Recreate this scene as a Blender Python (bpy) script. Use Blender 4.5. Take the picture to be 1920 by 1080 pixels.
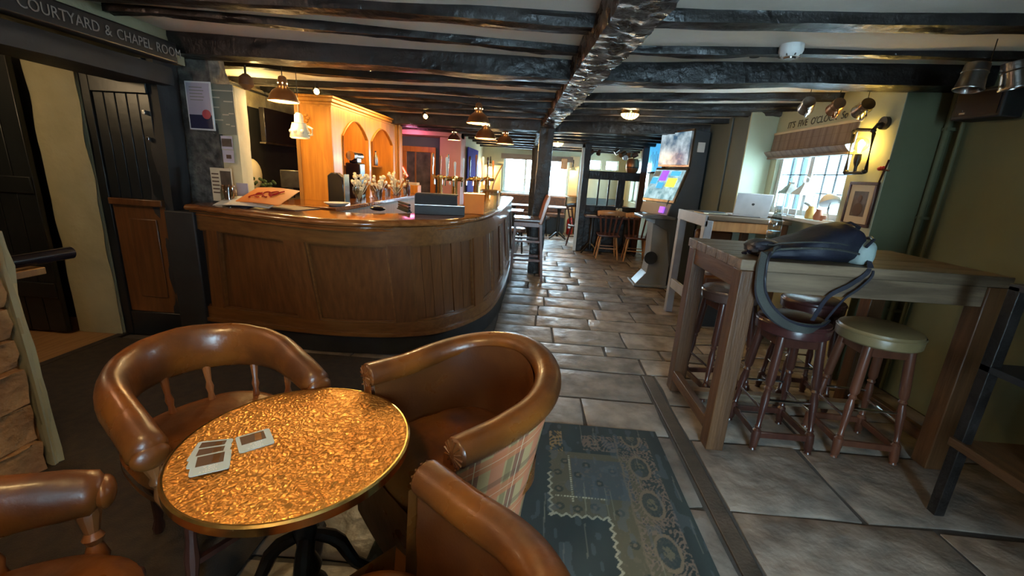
import bpy, math, random
import numpy as np
from mathutils import Vector, Matrix, noise as mnoise
random.seed(7)
S = bpy.context.scene
for o in list(bpy.data.objects): bpy.data.objects.remove(o)
C = S.collection
R = math.radians
# ---------------------------------------------------------------- camera
F_PX = 800.0
pitch, roll, yaw = math.atan(215 / F_PX), R(3.44), R(2.7)
fw = Vector((-math.sin(yaw) * math.cos(pitch), math.cos(yaw) * math.cos(pitch), -math.sin(pitch)))
r0 = Vector((math.cos(yaw), math.sin(yaw), 0)); u0 = r0.cross(fw)
rt = r0 * math.cos(roll) + u0 * math.sin(roll); up = -r0 * math.sin(roll) + u0 * math.cos(roll)
cd = bpy.data.cameras.new('camera'); cam = bpy.data.objects.new('camera', cd); C.objects.link(cam)
cam.matrix_world = Matrix(((rt.x, up.x, -fw.x, 0), (rt.y, up.y, -fw.y, 0), (rt.z, up.z, -fw.z, 1.45), (0, 0, 0, 1)))
cd.sensor_width = 36; cd.lens = 36 * F_PX / 1920; cd.clip_start = .03; cd.clip_end = 200
S.camera = cam
# ---------------------------------------------------------------- world and exposure
w = bpy.data.worlds.new('world'); S.world = w; w.use_nodes = True
bg = w.node_tree.nodes['Background']; bg.inputs[0].default_value = (.52, .80, 1, 1); bg.inputs[1].default_value = 20
S.view_settings.view_transform = 'Standard'; S.view_settings.look = 'None'
S.view_settings.gamma = 1; S.view_settings.use_curve_mapping = False
S.view_settings.exposure = 1.05
WARM = (1, .62, .25)
def lamp(kind, loc, energy, col=(1, 1, 1), size=.1, rot=None, sy=None, portal=False, spot=None, target=None):
    l = bpy.data.lights.new(kind.lower() + '_light', kind); l.energy = energy; l.color = col
    if kind == 'AREA':
        l.shape = 'RECTANGLE'; l.size = size; l.size_y = sy or size
        if portal: l.cycles.is_portal = True
    else: l.shadow_soft_size = size
    if spot: l.spot_size = R(spot); l.spot_blend = .6
    o = bpy.data.objects.new(kind.lower() + '_light', l); C.objects.link(o); o.location = loc
    if rot: o.rotation_euler = rot
    if target: o.rotation_euler = (Vector(target) - Vector(loc)).to_track_quat('-Z', 'Y').to_euler()
    return o
# daylight portals just inside each window opening
lamp('AREA', (2.49, 4.25, 1.55), 1, size=.75, sy=1.25, rot=(0, R(90), 0), portal=True)
lamp('AREA', (-.05, 11.62, 1.45), 1, size=1.8, sy=1.1, rot=(R(-90), 0, 0), portal=True)
lamp('AREA', (.75, -1.72, 1.15), 1, size=1.1, sy=1.9, rot=(R(90), 0, 0), portal=True)
lamp('AREA', (2.4, 9.95, 1.5), 1, size=1.0, sy=1.3, rot=(0, R(90), 0), portal=True)
# ---------------------------------------------------------------- materials
def N(nt, t, **k):
    n = nt.nodes.new(t)
    for a, b in k.items():
        if a.startswith('i_'): n.inputs[int(a[2:])].default_value = b
        else: setattr(n, a, b)
    return n
def rgb(c): return (c[0], c[1], c[2], 1)
def mat(name, c1, c2=None, rough=.5, metal=0, sc=6, st=(1, 1, 1), bump=.15, bsc=60, rnd=0, coat=0, spec=.5, emit=0, alpha=1, trans=0, rvar=0, bst=None, dist=.01, c3=None):
    m = bpy.data.materials.new(name); m.use_nodes = True; nt = m.node_tree; b = nt.nodes['Principled BSDF']
    L = nt.links.new
    tc = N(nt, 'ShaderNodeTexCoord'); mp = N(nt, 'ShaderNodeMapping'); mp.inputs['Scale'].default_value = st
    L(tc.outputs['Object'], mp.inputs[0])
    n1 = N(nt, 'ShaderNodeTexNoise'); n1.inputs['Scale'].default_value = sc; n1.inputs['Detail'].default_value = 6
    oi = N(nt, 'ShaderNodeObjectInfo')
    if rnd:
        ad = N(nt, 'ShaderNodeVectorMath', operation='ADD'); ml = N(nt, 'ShaderNodeMath', operation='MULTIPLY'); ml.inputs[1].default_value = 37.
        L(oi.outputs['Random'], ml.inputs[0]); L(mp.outputs[0], ad.inputs[0]); L(ml.outputs[0], ad.inputs[1]); L(ad.outputs[0], n1.inputs[0])
    else: L(mp.outputs[0], n1.inputs[0])
    rp = N(nt, 'ShaderNodeValToRGB'); rp.color_ramp.elements[0].color = rgb(c1); rp.color_ramp.elements[1].color = rgb(c2 or [x * .8 for x in c1])
    rp.color_ramp.elements[0].position = .35; rp.color_ramp.elements[1].position = .65
    if c3: e = rp.color_ramp.elements.new(.5); e.color = rgb(c3)
    L(n1.outputs[0], rp.inputs[0]); out = rp.outputs[0]
    if rnd:
        mr = N(nt, 'ShaderNodeMapRange'); mr.inputs[3].default_value = 1 - rnd; mr.inputs[4].default_value = 1 + rnd
        L(oi.outputs['Random'], mr.inputs[0]); hs = N(nt, 'ShaderNodeHueSaturation'); L(mr.outputs[0], hs.inputs['Value']); L(out, hs.inputs['Color']); out = hs.outputs[0]
    L(out, b.inputs['Base Color'])
    b.inputs['Roughness'].default_value = rough; b.inputs['Metallic'].default_value = metal
    if rvar:
        r2 = N(nt, 'ShaderNodeMapRange'); r2.inputs[3].default_value = max(.03, rough - rvar); r2.inputs[4].default_value = min(1, rough + rvar)
        r2.inputs[1].default_value = .35; r2.inputs[2].default_value = .65
        L(n1.outputs[0], r2.inputs[0]); L(r2.outputs[0], b.inputs['Roughness'])
    b.inputs['Specular IOR Level'].default_value = spec; b.inputs['Coat Weight'].default_value = coat; b.inputs['Coat Roughness'].default_value = .12
    b.inputs['Transmission Weight'].default_value = trans; b.inputs['Alpha'].default_value = alpha
    if emit: L(out, b.inputs['Emission Color']); b.inputs['Emission Strength'].default_value = emit
    if bump:
        mp2 = N(nt, 'ShaderNodeMapping'); mp2.inputs['Scale'].default_value = bst or st; L(tc.outputs['Object'], mp2.inputs[0])
        n2 = N(nt, 'ShaderNodeTexNoise'); n2.inputs['Scale'].default_value = bsc; n2.inputs['Detail'].default_value = 4; L(mp2.outputs[0], n2.inputs[0])
        bp = N(nt, 'ShaderNodeBump'); bp.inputs['Strength'].default_value = bump; bp.inputs['Distance'].default_value = dist
        L(n2.outputs[0], bp.inputs['Height']); L(bp.outputs[0], b.inputs['Normal'])
    return m
def wood(name, c1, c2, ax='x', rough=.45, coat=0, sc=3, bump=.12, rnd=.12, **k):
    st = {'x': (1, 12, 12), 'y': (12, 1, 12), 'z': (12, 12, 1)}[ax]
    return mat(name, c1, c2, rough=rough, sc=sc, st=st, bump=bump, bsc=8, coat=coat, rnd=rnd, **k)
def attr_mat(name, rough=.8, bump=.3, bsc=300):
    m = mat(name, (1, 1, 1), rough=rough, bump=bump, bsc=bsc, dist=.002); nt = m.node_tree; b = nt.nodes['Principled BSDF']
    a = N(nt, 'ShaderNodeAttribute', attribute_name='Col'); nt.links.new(a.outputs['Color'], b.inputs['Base Color']); return m
M = {}
M['plaster'] = mat('ceiling_plaster', (.80, .73, .62), (.74, .67, .56), rough=.8, bump=.3, bsc=12, sc=2)
M['wall'] = mat('shaded_green_wall_paint', (.15, .165, .09), (.135, .15, .08), rough=.75, bump=.25, bsc=14, sc=2)  # olive wall paint with its shade put into the colour
M['wallpale'] = mat('pale_green_wall_paint', (.46, .49, .35), (.42, .45, .32), rough=.75, bump=.2, bsc=10, sc=2)
M['pier'] = mat('grey_blue_wall_paint', (.11, .14, .14), (.09, .12, .12), rough=.75, bump=.2, bsc=10, sc=2)
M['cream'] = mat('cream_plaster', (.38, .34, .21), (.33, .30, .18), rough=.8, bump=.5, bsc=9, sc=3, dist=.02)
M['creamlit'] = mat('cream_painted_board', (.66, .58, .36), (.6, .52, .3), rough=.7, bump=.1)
M['pink'] = mat('dusty_pink_wall', (.5, .27, .25), (.46, .25, .23), rough=.75, bump=.1)
M['farwall'] = mat('pale_olive_far_wall', (.44, .46, .33), (.4, .42, .3), rough=.75, bump=.1)
M['farora'] = mat('ochre_far_wall', (.62, .45, .25), (.57, .42, .23), rough=.75, bump=.1)
M['blackwood'] = mat('black_stained_beam', (.008, .0065, .006), (.019, .015, .013), spec=.35, rough=.42, sc=4, st=(2, 2, 2), bump=.6, bsc=9, dist=.02, rvar=.12, rnd=.3)
M['spine'] = mat('glossy_black_hewn_beam', (.02, .018, .018), (.06, .05, .045), rough=.3, sc=7, bump=.8, bsc=14, dist=.03, rvar=.1)
M['blackpaint'] = mat('black_painted_boards', (.008, .010, .011), (.014, .016, .017), rough=.33, sc=3, bump=.15, bsc=8)
M['blackmat'] = mat('matt_black', (.012, .012, .013), (.02, .02, .02), rough=.6, bump=.1)
M['blackgloss'] = mat('gloss_black', (.008, .006, .01), (.012, .01, .014), rough=.2, bump=.0)
M['stone'] = mat('flagstone', (.30, .245, .20), (.15, .125, .105), c3=(.23, .19, .155), rough=.44, sc=7, bump=.75, bsc=8, dist=.02, rnd=.28, rvar=.14)
M['mortar'] = mat('floor_mortar', (.07, .06, .05), (.045, .04, .036), rough=.8, bump=.5, bsc=30)
M['strip'] = mat('worn_brown_threshold', (.10, .07, .05), (.05, .04, .03), rough=.55, sc=5, bump=.4)
M['woodfloor'] = wood('tan_wood_floor', (.34, .19, .08), (.25, .13, .05), 'y', rough=.5)
M['darkfloor'] = mat('dark_brown_floor_cover', (.035, .024, .015), (.02, .015, .012), rough=.9, sc=20, bump=.4, bsc=200)
M['oakbar_x'] = wood('golden_oak_rail', (.17, .072, .020), (.115, .044, .012), 'x', rough=.35, coat=.25)
M['oakbar_z'] = wood('golden_oak_panel', (.135, .050, .014), (.085, .030, .009), 'z', rough=.35, coat=.25)
M['counter'] = wood('varnished_mahogany_top', (.30, .11, .03), (.19, .06, .015), 'x', rough=.16, coat=.6, bump=.03)
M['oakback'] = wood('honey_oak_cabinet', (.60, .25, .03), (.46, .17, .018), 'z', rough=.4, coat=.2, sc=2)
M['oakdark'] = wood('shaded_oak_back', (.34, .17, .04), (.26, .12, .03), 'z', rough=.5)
M['oldoak_x'] = wood('worn_oak_top', (.19, .13, .08), (.085, .056, .034), 'x', rough=.42, bump=.3, sc=2.5)
M['oldoak_z'] = wood('worn_oak_leg', (.115, .050, .018), (.065, .027, .010), 'z', rough=.42, bump=.25, sc=2.5)
M['oldoak_y'] = wood('worn_oak_rail', (.13, .060, .023), (.075, .034, .013), 'y', rough=.42, bump=.25, sc=2.5)
M['greypaint'] = mat('grey_painted_wood', (.36, .36, .38), (.30, .30, .32), rough=.45, bump=.1)
M['mahog'] = wood('mahogany_turned', (.06, .02, .012), (.035, .011, .008), 'z', rough=.28, coat=.4, bump=.05)
M['spindle'] = wood('orange_beech_spindle', (.26, .09, .025), (.2, .065, .018), 'z', rough=.3, coat=.3, bump=.03)
M['pale'] = wood('pale_beech', (.50, .27, .12), (.38, .19, .08), 'z', rough=.35, coat=.2, bump=.03)
M['redwood'] = wood('red_brown_beech', (.12, .042, .022), (.08, .027, .014), 'z', rough=.32, coat=.3, bump=.03)
M['leather'] = mat('tan_leather', (.19, .058, .009), (.075, .022, .005), c3=(.135, .040, .007), rough=.33, sc=5, bump=.35, bsc=28, dist=.006, rvar=.1, coat=.1)
M['leatherdark'] = mat('chestnut_leather', (.13, .044, .011), (.07, .022, .007), rough=.3, sc=4, bump=.16, bsc=120, dist=.004, rvar=.06, coat=.15)
M['oxblood'] = mat('oxblood_vinyl', (.06, .02, .018), (.042, .014, .013), rough=.25, bump=.06, bsc=90)
M['olivevinyl'] = mat('olive_tan_vinyl', (.23, .17, .08), (.17, .125, .058), rough=.33, bump=.06, bsc=90)
M['greyvinyl'] = mat('grey_brown_vinyl', (.10, .07, .06), (.08, .05, .045), rough=.2, bump=.04)
M['brass'] = mat('brass', (.75, .48, .16), (.6, .36, .1), rough=.22, metal=1, bump=.02)
M['bronze'] = mat('bronze_lamp_metal', (.34, .17, .08), (.22, .11, .05), rough=.35, metal=.8, bump=.03)
M['shadein'] = mat('lamp_inside_enamel', (.9, .7, .35), rough=.4, bump=0)
M['chrome'] = mat('chrome', (.75, .76, .78), (.7, .7, .72), rough=.12, metal=1, bump=0)
M['pewter'] = mat('brushed_pewter', (.42, .40, .38), (.25, .23, .21), rough=.28, metal=1, sc=8, bump=.1)
M['iron'] = mat('black_iron', (.015, .013, .012), (.03, .025, .02), rough=.38, metal=.3, bump=.2, bsc=30)
M['white'] = mat('white_card', (.75, .75, .72), (.7, .7, .68), rough=.5, bump=0)
M['paleblue'] = mat('pale_blue_card', (.42, .52, .55), (.4, .5, .53), rough=.5, bump=0)
M['paper'] = mat('cream_paper', (.62, .52, .36), (.56, .47, .32), rough=.7, bump=0)
M['orangepaper'] = mat('orange_leaflet', (.85, .30, .06), (.8, .25, .05), rough=.5, bump=0)
M['redink'] = mat('red_ink', (.55, .03, .02), rough=.5, bump=0)
M['navy'] = mat('navy_print', (.02, .025, .07), rough=.5, bump=0)
M['greyprint'] = mat('grey_green_poster', (.22, .22, .16), (.2, .2, .15), rough=.5, bump=0)
M['pinkink'] = mat('pink_red_stamp', (.55, .08, .09), rough=.5, bump=0)
M['lilac'] = mat('lilac_print', (.5, .44, .5), (.44, .4, .48), rough=.5, bump=0)
M['brownink'] = mat('brown_ink', (.10, .05, .03), rough=.6, bump=0)
M['sepia'] = mat('sepia_photo_print', (.12, .085, .06), (.05, .035, .028), rough=.5, sc=14, bump=0)
M['textgrey'] = mat('grey_sign_paint', (.20, .20, .19), rough=.6, bump=0)
M['textdark'] = mat('dark_grey_lettering', (.045, .05, .045), rough=.6, bump=0)
M['amber'] = mat('amber_acrylic', (.9, .21, .002), (.8, .17, .002), rough=.5, bump=0, spec=.2)
M['granite'] = mat('rough_granite', (.16, .145, .12), (.05, .045, .04), rough=.7, sc=14, bump=.9, bsc=16, dist=.03)
M['lintel'] = mat('sandstone_block', (.42, .36, .22), (.26, .22, .14), rough=.75, sc=8, bump=.8, bsc=14, dist=.02)
M['hearth'] = mat('tan_rough_stone', (.50, .27, .11), (.32, .16, .07), rough=.75, sc=7, bump=1, bsc=10, dist=.04)
M['wool'] = mat('charcoal_nylon', (.014, .014, .022), (.02, .02, .03), rough=.5, bump=.3, bsc=40)
M['navyfab'] = mat('navy_nylon', (.008, .009, .022), (.005, .006, .014), rough=.62, bump=.3, bsc=30)
M['mint'] = mat('pale_grey_green_fabric', (.36, .43, .40), (.3, .37, .35), rough=.6, bump=.3, bsc=30)
M['strap'] = mat('grey_webbing', (.05, .05, .043), (.035, .035, .03), rough=.7, bump=.3, bsc=200)
M['laptop'] = mat('aluminium_laptop', (.62, .62, .64), rough=.35, metal=.3, bump=0)
M['terracotta'] = mat('terracotta', (.5, .2, .1), (.4, .15, .08), rough=.7, bump=.1)
M['yellowpot'] = mat('mustard_ceramic', (.55, .40, .12), (.45, .32, .1), rough=.4, bump=.05)
M['red'] = mat('red_metal', (.45, .015, .01), rough=.3, bump=0)
M['bench'] = mat('patterned_brown_upholstery', (.20, .09, .05), (.10, .06, .05), rough=.8, sc=18, bump=.2)
M['darkleaf'] = mat('dark_green_leaf', (.03, .06, .02), (.05, .08, .03), rough=.5, bump=0)
M['whiteflower'] = mat('ivory_porcelain', (.8, .74, .55), (.7, .6, .4), rough=.3, bump=.05)
M['machine'] = mat('slate_machine_panel', (.055, .065, .075), (.05, .058, .066), rough=.4, bump=.03)
M['machgrey'] = mat('grey_machine_panel', (.22, .23, .24), (.2, .21, .22), rough=.35, bump=.03)
M['screenA'] = mat('lit_screen_attract', (.03, .08, .14), (.38, .5, .56), rough=.2, sc=7, bump=0, emit=.6)
M['screenB'] = mat('lit_touch_screen', (.10, .2, .24), (.3, .45, .5), rough=.1, sc=12, bump=0, emit=.8)
M['tv'] = mat('lit_blue_television', (.04, .22, .42), (.05, .28, .5), rough=.15, sc=3, bump=0, emit=1)
M['purpleL'] = mat('lit_purple_tile', (.25, .08, .6), rough=.2, bump=0, emit=1)
M['yellowL'] = mat('lit_yellow_tile', (.7, .65, .08), rough=.2, bump=0, emit=.9)
M['neon'] = mat('red_neon_tube', (1, .12, .08), (1, .1, .07), rough=.3, bump=0, emit=3.5)
M['bulb'] = mat('glowing_bulb', (1, .66, .22), (1, .66, .22), rough=.3, bump=0, emit=14)
M['bulb2'] = mat('soft_ceiling_lamp_glass', (1, .74, .38), (1, .70, .34), rough=.3, bump=0, emit=1.6)
M['bluepanel'] = mat('cobalt_poster', (.03, .035, .30), (.025, .03, .26), spec=.1, rough=.9, bump=0)
M['mirror'] = mat('dark_door_glass', (.05, .055, .05), (.13, .13, .11), rough=.2, sc=6, bump=0)
M['curtain'] = None
M['extwall'] = mat('outside_teal_render', (.02, .06, .075), (.018, .05, .065), rough=.8, bump=0)
M['extwhite'] = mat('outside_white_wall', (.22, .25, .26), rough=.8, bump=0)
M['gravel'] = mat('outside_paving', (.85, .85, .83), (.8, .8, .8), rough=.9)
def glass(name, col=(1, 1, 1), rough=0.0, base=.04):
    m = bpy.data.materials.new(name); m.use_nodes = True; nt = m.node_tree; nt.nodes.clear()
    o = N(nt, 'ShaderNodeOutputMaterial'); mx = N(nt, 'ShaderNodeMixShader'); t = N(nt, 'ShaderNodeBsdfTransparent'); g = N(nt, 'ShaderNodeBsdfGlossy')
    t.inputs[0].default_value = rgb(col); g.inputs['Roughness'].default_value = rough + .05
    lw = N(nt, 'ShaderNodeLayerWeight'); lw.inputs[0].default_value = .5
    pw = N(nt, 'ShaderNodeMath', operation='POWER'); pw.inputs[1].default_value = 4; nt.links.new(lw.outputs['Facing'], pw.inputs[0])
    fr = N(nt, 'ShaderNodeMath', operation='MULTIPLY_ADD'); fr.inputs[1].default_value = .9; fr.inputs[2].default_value = base; nt.links.new(pw.outputs[0], fr.inputs[0])
    nt.links.new(fr.outputs[0], mx.inputs[0]); nt.links.new(t.outputs[0], mx.inputs[1]); nt.links.new(g.outputs[0], mx.inputs[2]); nt.links.new(mx.outputs[0], o.inputs[0]); return m
M['glass'] = glass('clear_window_glass')
M['tumbler'] = glass('clear_drinking_glass', (.80, .82, .80), base=.10)
M['bottleglass'] = glass('clear_plastic', (.66, .74, .74), .1, base=.16)
def stripes_mat(name, base, bands, rough=.8, ax=('X', 'Y')):
    """bands: list of (axis index, frequency, start, width, colour, strength) laid over a base on the UV map"""
    m = bpy.data.materials.new(name); m.use_nodes = True; nt = m.node_tree; b = nt.nodes['Principled BSDF']; L = nt.links.new
    uv = N(nt, 'ShaderNodeUVMap'); sp = N(nt, 'ShaderNodeSeparateXYZ'); L(uv.outputs[0], sp.inputs[0])
    cur = N(nt, 'ShaderNodeRGB'); cur.outputs[0].default_value = rgb(base); cur = cur.outputs[0]
    for a, f, s, wd, col, k in bands:
        mu = N(nt, 'ShaderNodeMath', operation='MULTIPLY'); mu.inputs[1].default_value = f; L(sp.outputs[a], mu.inputs[0])
        sb = N(nt, 'ShaderNodeMath', operation='SUBTRACT'); sb.inputs[1].default_value = s; L(mu.outputs[0], sb.inputs[0])
        fr = N(nt, 'ShaderNodeMath', operation='FRACT'); L(sb.outputs[0], fr.inputs[0])
        lt = N(nt, 'ShaderNodeMath', operation='LESS_THAN'); lt.inputs[1].default_value = wd; L(fr.outputs[0], lt.inputs[0])
        ks = N(nt, 'ShaderNodeMath', operation='MULTIPLY'); ks.inputs[1].default_value = k; L(lt.outputs[0], ks.inputs[0])
        mx = N(nt, 'ShaderNodeMixRGB'); L(ks.outputs[0], mx.inputs[0]); L(cur, mx.inputs[1]); mx.inputs[2].default_value = rgb(col); cur = mx.outputs[0]
    L(cur, b.inputs['Base Color']); b.inputs['Roughness'].default_value = rough
    n2 = N(nt, 'ShaderNodeTexNoise'); n2.inputs['Scale'].default_value = 400; bp = N(nt, 'ShaderNodeBump'); bp.inputs['Strength'].default_value = .3; bp.inputs['Distance'].default_value = .002
    tc = N(nt, 'ShaderNodeTexCoord'); L(tc.outputs['Object'], n2.inputs[0]); L(n2.outputs[0], bp.inputs['Height']); L(bp.outputs[0], b.inputs['Normal'])
    return m
M['plaid'] = stripes_mat('autumn_plaid_wool', (.40, .25, .11), [
    (0, 5.2, .10, .22, (.17, .035, .025), .75), (0, 5.2, .36, .14, (.13, .09, .03), .6), (0, 5.2, .55, .30, (.50, .15, .07), .85),
    (1, 5.6, .05, .34, (.50, .14, .05), .75), (1, 5.6, .45, .16, (.12, .06, .03), .5), (0, 5.2, .20, .02, (.6, .5, .3), .8), (1, 5.6, .2, .02, (.6, .45, .3), .7)])
M['blindfab'] = stripes_mat('brown_check_blind', (.22, .17, .14), [(0, 5.3, .1, .16, (.13, .085, .07), .6), (0, 5.3, .38, .05, (.34, .29, .24), .5), (0, 5.3, .62, .10, (.14, .09, .08), .5), (1, 11, .2, .10, (.15, .10, .085), .35)])
# hammered copper
def copper():
    m = mat('hammered_copper', (.78, .37, .085), (.62, .26, .05), rough=.33, metal=.8, sc=4, bump=0); nt = m.node_tree; b = nt.nodes['Principled BSDF']
    tc = N(nt, 'ShaderNodeTexCoord'); v = N(nt, 'ShaderNodeTexVoronoi', feature='SMOOTH_F1'); v.inputs['Scale'].default_value = 95; v.inputs['Smoothness'].default_value = .35
    n = N(nt, 'ShaderNodeTexNoise'); n.inputs['Scale'].default_value = 30
    mx = N(nt, 'ShaderNodeMixRGB'); mx.inputs[0].default_value = .03; nt.links.new(tc.outputs['Object'], mx.inputs[1]); nt.links.new(n.outputs[1], mx.inputs[2]); nt.links.new(tc.outputs['Object'], n.inputs[0])
    nt.links.new(mx.outputs[0], v.inputs[0]); bp = N(nt, 'ShaderNodeBump'); bp.inputs['Strength'].default_value = 1; bp.inputs['Distance'].default_value = .005
    nt.links.new(v.outputs[0], bp.inputs['Height']); nt.links.new(bp.outputs[0], b.inputs['Normal'])
    rp = [x for x in nt.nodes if x.type == 'VALTORGB'][0]
    return m
M['copper'] = copper()
# ---------------------------------------------------------------- mesh helpers
OFF = {}
class MB:
    def __init__(s): s.v = []; s.f = []; s.uv = {}
    def add(s, vs, fs):
        n = len(s.v); s.v += [tuple(x) for x in vs]; s.f += [tuple(i + n for i in f) for f in fs]; return s
    def bb(s, x0, y0, z0, x1, y1, z1, Mx=None):
        vs = [Vector((x, y, z)) for x in (x0, x1) for y in (y0, y1) for z in (z0, z1)]
        if Mx: vs = [Mx @ v for v in vs]
        return s.add(vs, [(0, 1, 3, 2), (4, 6, 7, 5), (0, 4, 5, 1), (2, 3, 7, 6), (0, 2, 6, 4), (1, 5, 7, 3)])
    def box(s, c, d, rz=0, rx=0, ry=0):
        Mx = Matrix.Translation(c) @ Matrix.Rotation(rz, 4, 'Z') @ Matrix.Rotation(ry, 4, 'Y') @ Matrix.Rotation(rx, 4, 'X')
        return s.bb(-d[0] / 2, -d[1] / 2, -d[2] / 2, d[0] / 2, d[1] / 2, d[2] / 2, Mx)
    def bar(s, p, q, a, b, up=(0, 0, 1), taper=1):
        """rectangular bar from p to q, a wide sideways, b thick along up"""
        p = Vector(p); q = Vector(q); d = (q - p).normalized(); u = Vector(up); r = d.cross(u)
        if r.length < 1e-4: r = Vector((1, 0, 0))
        r.normalize(); u = r.cross(d)
        vs = [c + r * (sx * a / 2 * k) + u * (sz * b / 2 * k) for c, k in ((p, 1), (q, taper)) for sx, sz in ((-1, -1), (1, -1), (1, 1), (-1, 1))]
        return s.add(vs, [(0, 1, 2, 3), (7, 6, 5, 4), (0, 4, 5, 1), (1, 5, 6, 2), (2, 6, 7, 3), (3, 7, 4, 0)])
    def lathe(s, prof, c=(0, 0, 0), n=16, Mx=None, cap=True):
        Mx = Mx or Matrix.Translation(c); base = len(s.v)
        for r, z in prof:
            for k in range(n):
                a = 2 * math.pi * k / n; s.v.append(tuple(Mx @ Vector((r * math.cos(a), r * math.sin(a), z))))
        for i in range(len(prof) - 1):
            for k in range(n):
                a = base + i * n + k; b = base + i * n + (k + 1) % n; s.f.append((a, b, b + n, a + n))
        if cap:
            s.f.append(tuple(base + k for k in reversed(range(n)))); s.f.append(tuple(base + (len(prof) - 1) * n + k for k in range(n)))
        return s
    def turned(s, p, q, prof, n=10):
        """prof: (radius, fraction of the length from p to q)"""
        p = Vector(p); q = Vector(q); d = q - p; Mx = Matrix.Translation(p) @ d.to_track_quat('Z', 'Y').to_matrix().to_4x4()
        return s.lathe([(r, t * d.length) for r, t in prof], n=n, Mx=Mx)
    def cyl(s, p, q, r, r1=None, n=12): return s.turned(p, q, [(r, 0), (r if r1 is None else r1, 1)], n)
    def tube(s, pts, r, n=8, closed=False, sec=None, cap=True):
        """sweep; r constant or list; sec(i)->(a,b) elliptical radii sideways/up"""
        pts = [Vector(p) for p in pts]; L = len(pts); base = len(s.v)
        for i, p in enumerate(pts):
            a = pts[(i + 1) % L] if (closed or i < L - 1) else p; b = pts[i - 1] if (closed or i > 0) else p
            d = (a - b).normalized(); side = d.cross(Vector((0, 0, 1)))
            if side.length < .05: side = d.cross(Vector((0, 1, 0)))
            side.normalize(); u = side.cross(d)
            ra, rb = sec(i) if sec else ((r[i], r[i]) if isinstance(r, (list, tuple)) else (r, r))
            for k in range(n):
                t = 2 * math.pi * k / n; s.v.append(tuple(p + side * (ra * math.cos(t)) + u * (rb * math.sin(t))))
        for i in range(L if closed else L - 1):
            for k in range(n):
                a = base + i * n + k; b = base + i * n + (k + 1) % n; c = base + ((i + 1) % L) * n; s.f.append((a, b, c + (k + 1) % n, c + k))
        if not closed and cap:
            s.f.append(tuple(base + k for k in reversed(range(n)))); s.f.append(tuple(base + (L - 1) * n + k for k in range(n)))
        return s
    def grid(s, fn, nu, nv, uvfn=None, flip=False):
        base = len(s.v)
        for i in range(nu + 1):
            for j in range(nv + 1):
                s.v.append(tuple(fn(i / nu, j / nv)))
                if uvfn: s.uv[base + i * (nv + 1) + j] = uvfn(i / nu, j / nv)
        for i in range(nu):
            for j in range(nv):
                a = base + i * (nv + 1) + j; q = (a, a + nv + 1, a + nv + 2, a + 1); s.f.append(q[::-1] if flip else q)
        return s
    def prism(s, poly, z0, z1, Mx=None):
        Mx = Mx or Matrix.Identity(4); n = len(poly)
        s.add([Mx @ Vector((x, y, z)) for z in (z0, z1) for x, y in poly], [tuple(reversed(range(n))), tuple(range(n, 2 * n))] + [(i, (i + 1) % n, n + (i + 1) % n, n + i) for i in range(n)])
        return s
    def ball(s, c, r, n=12, m=8, sc=(1, 1, 1), nz=0, nf=3):
        base = len(s.v); c = Vector(c)
        for i in range(m + 1):
            for k in range(n):
                ph = math.pi * i / m; a = 2 * math.pi * k / n
                d = Vector((math.sin(ph) * math.cos(a), math.sin(ph) * math.sin(a), math.cos(ph)))
                rr = r * (1 + nz * mnoise.noise(d * nf + c * 9)); s.v.append(tuple(c + Vector((d.x * rr * sc[0], d.y * rr * sc[1], d.z * rr * sc[2]))))
        for i in range(m):
            for k in range(n):
                a = base + i * n + k; b = base + i * n + (k + 1) % n; s.f.append((a, a + n, b + n, b))
        return s
    def build(s, name, m, parent=None, label=None, cat=None, group=None, kind=None, smooth=True, bevel=0, world=False, weld=False, ang=35):
        o_loc = Vector((0, 0, 0)); vs = s.v
        if parent is None:
            xs = [v[0] for v in vs]; ys = [v[1] for v in vs]; zs = [v[2] for v in vs]
            o_loc = Vector(((min(xs) + max(xs)) / 2, (min(ys) + max(ys)) / 2, min(zs)))
        elif world: o_loc = OFF[parent.name]
        me = bpy.data.meshes.new(name); me.from_pydata([(v[0] - o_loc.x, v[1] - o_loc.y, v[2] - o_loc.z) for v in vs], [], s.f)
        if s.uv:
            ul = me.uv_layers.new(name='UVMap')
            for l in me.loops: ul.data[l.index].uv = s.uv.get(l.vertex_index, (0, 0))
        me.materials.append(M[m] if isinstance(m, str) else m)
        o = bpy.data.objects.new(name, me); C.objects.link(o)
        if smooth:
            me.polygons.foreach_set('use_smooth', [True] * len(me.polygons)); me.set_sharp_from_angle(angle=R(ang))
        if parent is None: o.location = o_loc; OFF[o.name] = o_loc
        else: o.parent = parent; OFF[o.name] = OFF.get(parent.name, Vector((0, 0, 0))) if world else Vector((0, 0, 0))
        if bevel:
            b = o.modifiers.new('bevel', 'BEVEL'); b.width = bevel; b.segments = 2; b.limit_method = 'ANGLE'; b.angle_limit = R(40)
        tag(o, label, cat, group, kind); return o
def tag(o, label=None, cat=None, group=None, kind=None):
    for k, v in (('label', label), ('category', cat), ('group', group), ('kind', kind)):
        if v: o[k] = v
    return o
def thing(name, label, cat, loc=(0, 0, 0), rz=0, group=None, kind=None):
    o = bpy.data.objects.new(name, None); C.objects.link(o); o.location = loc; o.rotation_euler = (0, 0, rz); OFF[o.name] = Vector(loc); o.empty_display_size = .05
    return tag(o, label, cat, group, kind)
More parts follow.
